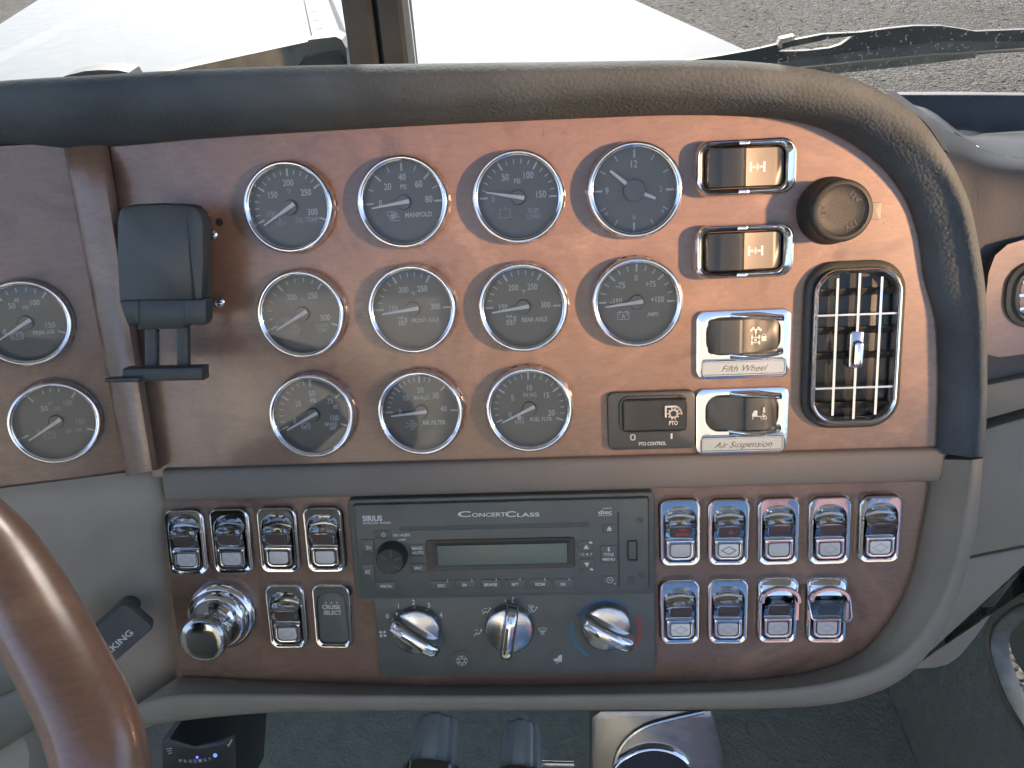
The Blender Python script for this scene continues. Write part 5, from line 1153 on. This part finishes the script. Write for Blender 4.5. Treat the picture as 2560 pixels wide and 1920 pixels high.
ad = k.node('ShaderNodeMath', operation='ADD'); k.link(v.outputs[0], ad.inputs[0]); k.link(v2.outputs[0], ad.inputs[1])
iv = k.node('ShaderNodeMath', operation='MULTIPLY'); iv.inputs[1].default_value = -1; k.link(ad.outputs[0], iv.inputs[0])
k.bump(iv.outputs[0], 1.0, 0.03); k.set(Roughness=0.9); k.b.inputs['Specular IOR Level'].default_value = 0.2; M['gravel'] = k.m
m = MB(); NG = 40
L = [[Vector((-120 + 240 * i / NG, -60 + 240 * j / NG, 0)) for i in range(NG + 1)] for j in range(NG + 1)]
o = m.loft(L, closed=False, cap1=False).build('ground', 'gravel', world=True); o['kind'] = 'structure'
def stone_mesh(r, seed):
    rnd = random.Random(seed); m = MB(); L = []
    for z, q in ((-0.2, 0.9), (0.12, 1.0), (0.3, 0.6)):
        L.append([Vector((math.cos(a) * q * r * rnd.uniform(.7, 1.2), math.sin(a) * q * r * rnd.uniform(.7, 1.2), z * r * rnd.uniform(.8, 1.1))) for a in (i * math.pi / 3 for i in range(6))])
    return m.loft(L)
rnd = random.Random(3); st = MB()
for i in range(9000):
    y = rnd.uniform(4.5, 16); x = rnd.uniform(-6, 13); r_ = 0.008 + 0.022 * rnd.random() ** 3
    if i % 12 == 0: x, y = rnd.uniform(1.2, 3.6), rnd.uniform(-1, 2.5)
    s_ = stone_mesh(r_, i); st.add([v + Vector((x, y, 0)) for v in s_.v], s_.f)
o = st.build('gravel_stones', 'gravel', world=True, ang=20); tag(o, 'loose pale gravel stones scattered over the yard', 'gravel', kind='stuff')

# ---------------------------------------------------------------- the cab around the viewer (it shades the dash and is what the chrome mirrors)
wbox('cab_roof', -1.08, 1.25, -0.75, 0.46, 2.76, 2.82, 'headliner')
wbox('cab_rear_wall', -1.08, 1.25, -2.16, -2.1, 0.9, 2.78, 'tan')
M['cream'] = plastic('cream_reflector_cloth', (0.70, 0.63, 0.52), 0.8, 0.4, 300, 0.08)
wbox('cream_reflector', -1.05, -0.25, -2.095, -2.07, 1.25, 2.70, 'cream')  # added cream panel that puts beige glare in the left gauges
wbox('driver_door_panel', -1.08, -1.02, -1.0, 0.44, 0.9, 1.85, 'headliner')

# added to tint the chrome: unseen blue seat with a pink blanket over it
t = thing('added_blue_seat', 'added blue seat behind the viewer, tinting the chrome', 'seat', mat=Matrix.Translation((0.58, -0.95, 0.92)))
def wpad(x0, x1, z0, z1, y0, y1, r, name, mat, parent, o):
    m = MB(); lp_ = rr(x1 - x0, z1 - z0, r, 5, (x0 + x1) / 2, (z0 + z1) / 2); b = 0.02
    ins = rr(x1 - x0 - 2 * b, z1 - z0 - 2 * b, r * 0.8, 5, (x0 + x1) / 2, (z0 + z1) / 2)
    m.loft([[Vector((x, y0, z)) for x, z in lp_], [Vector((x, y1 - b, z)) for x, z in lp_], [Vector((x, y1, z)) for x, z in ins]], cap0=True)
    m.v = [v - Vector(o) for v in m.v]; return m.build(name, mat, parent, k=1.0, ang=50)
M['blue_cloth'] = plastic('blue_cloth', (0.17, 0.33, 0.62), 0.8, 0.4, 600, 0.15); M['pink_cloth'] = plastic('pink_cloth', (0.88, 0.52, 0.53), 0.8, 0.4, 600, 0.1)
o_ = (0.58, -0.95, 0.92)
wpad(0.20, 0.72, 1.40, 1.95, -1.02, -0.88, 0.08, 'backrest', 'blue_cloth', t, o_); wpad(0.24, 0.70, 1.26, 1.42, -1.0, -0.55, 0.05, 'cushion', 'blue_cloth', t, o_); wpad(0.42, 0.74, 0.93, 1.26, -0.95, -0.6, 0.04, 'pedestal', 'black_matt', t, o_)
t = thing('reflector', 'pink blanket added unseen behind the viewer to tint the chrome', 'reflector', mat=Matrix.Translation((0.76, -0.87, 1.6)))
wpad(0.50, 0.665, 1.50, 1.96, -1.04, -0.855, 0.03, 'reflector_face', 'pink_cloth', t, (0.76, -0.87, 1.6))  # added only for its pink reflection in the switches

for x0, x1, zb, lab in ((-1.0, 0.02, 2.46, 'added unseen panel shading the driver end of the lip'), (0.27, 1.2, 2.17, 'added unseen panel shading the passenger tray and lip')):  # added out of view so direct sun reaches only the lip's middle
    m = MB(); xm, zm = (x0 + x1) / 2, (zb + 2.75) / 2; lp_ = rr(x1 - x0, 2.75 - zb, 0.04, 5)
    m.loft([[Vector((x, 0.395, z)) for x, z in lp_], [Vector((x, 0.385, z)) for x, z in lp_], [Vector((x * 0.98, 0.38, z * 0.96)) for x, z in lp_]], cap0=True)
    t = thing('sun_blocker', lab, 'sun blocker', mat=Matrix.Translation((xm, 0, zm)), group='added sun blockers'); m.build('pad', 'headliner', t, k=1.0)

t = thing('added_driver_seat', 'added dark driver seat behind the viewer for dark reflections', 'seat', mat=Matrix.Translation((-0.42, -0.95, 0.92)))  # added for dark reflections in the driver side chrome
M['dark_cloth'] = plastic('dark_grey_cloth', (0.05, 0.055, 0.055), 0.8, 0.4, 600, 0.1); o_ = (-0.42, -0.95, 0.92)
wpad(-0.74, -0.10, 1.40, 1.98, -1.02, -0.86, 0.08, 'backrest', 'dark_cloth', t, o_); wpad(-0.70, -0.14, 1.26, 1.42, -1.0, -0.45, 0.05, 'cushion', 'dark_cloth', t, o_); wpad(-0.58, -0.26, 0.93, 1.26, -0.95, -0.6, 0.04, 'pedestal', 'black_matt', t, o_)
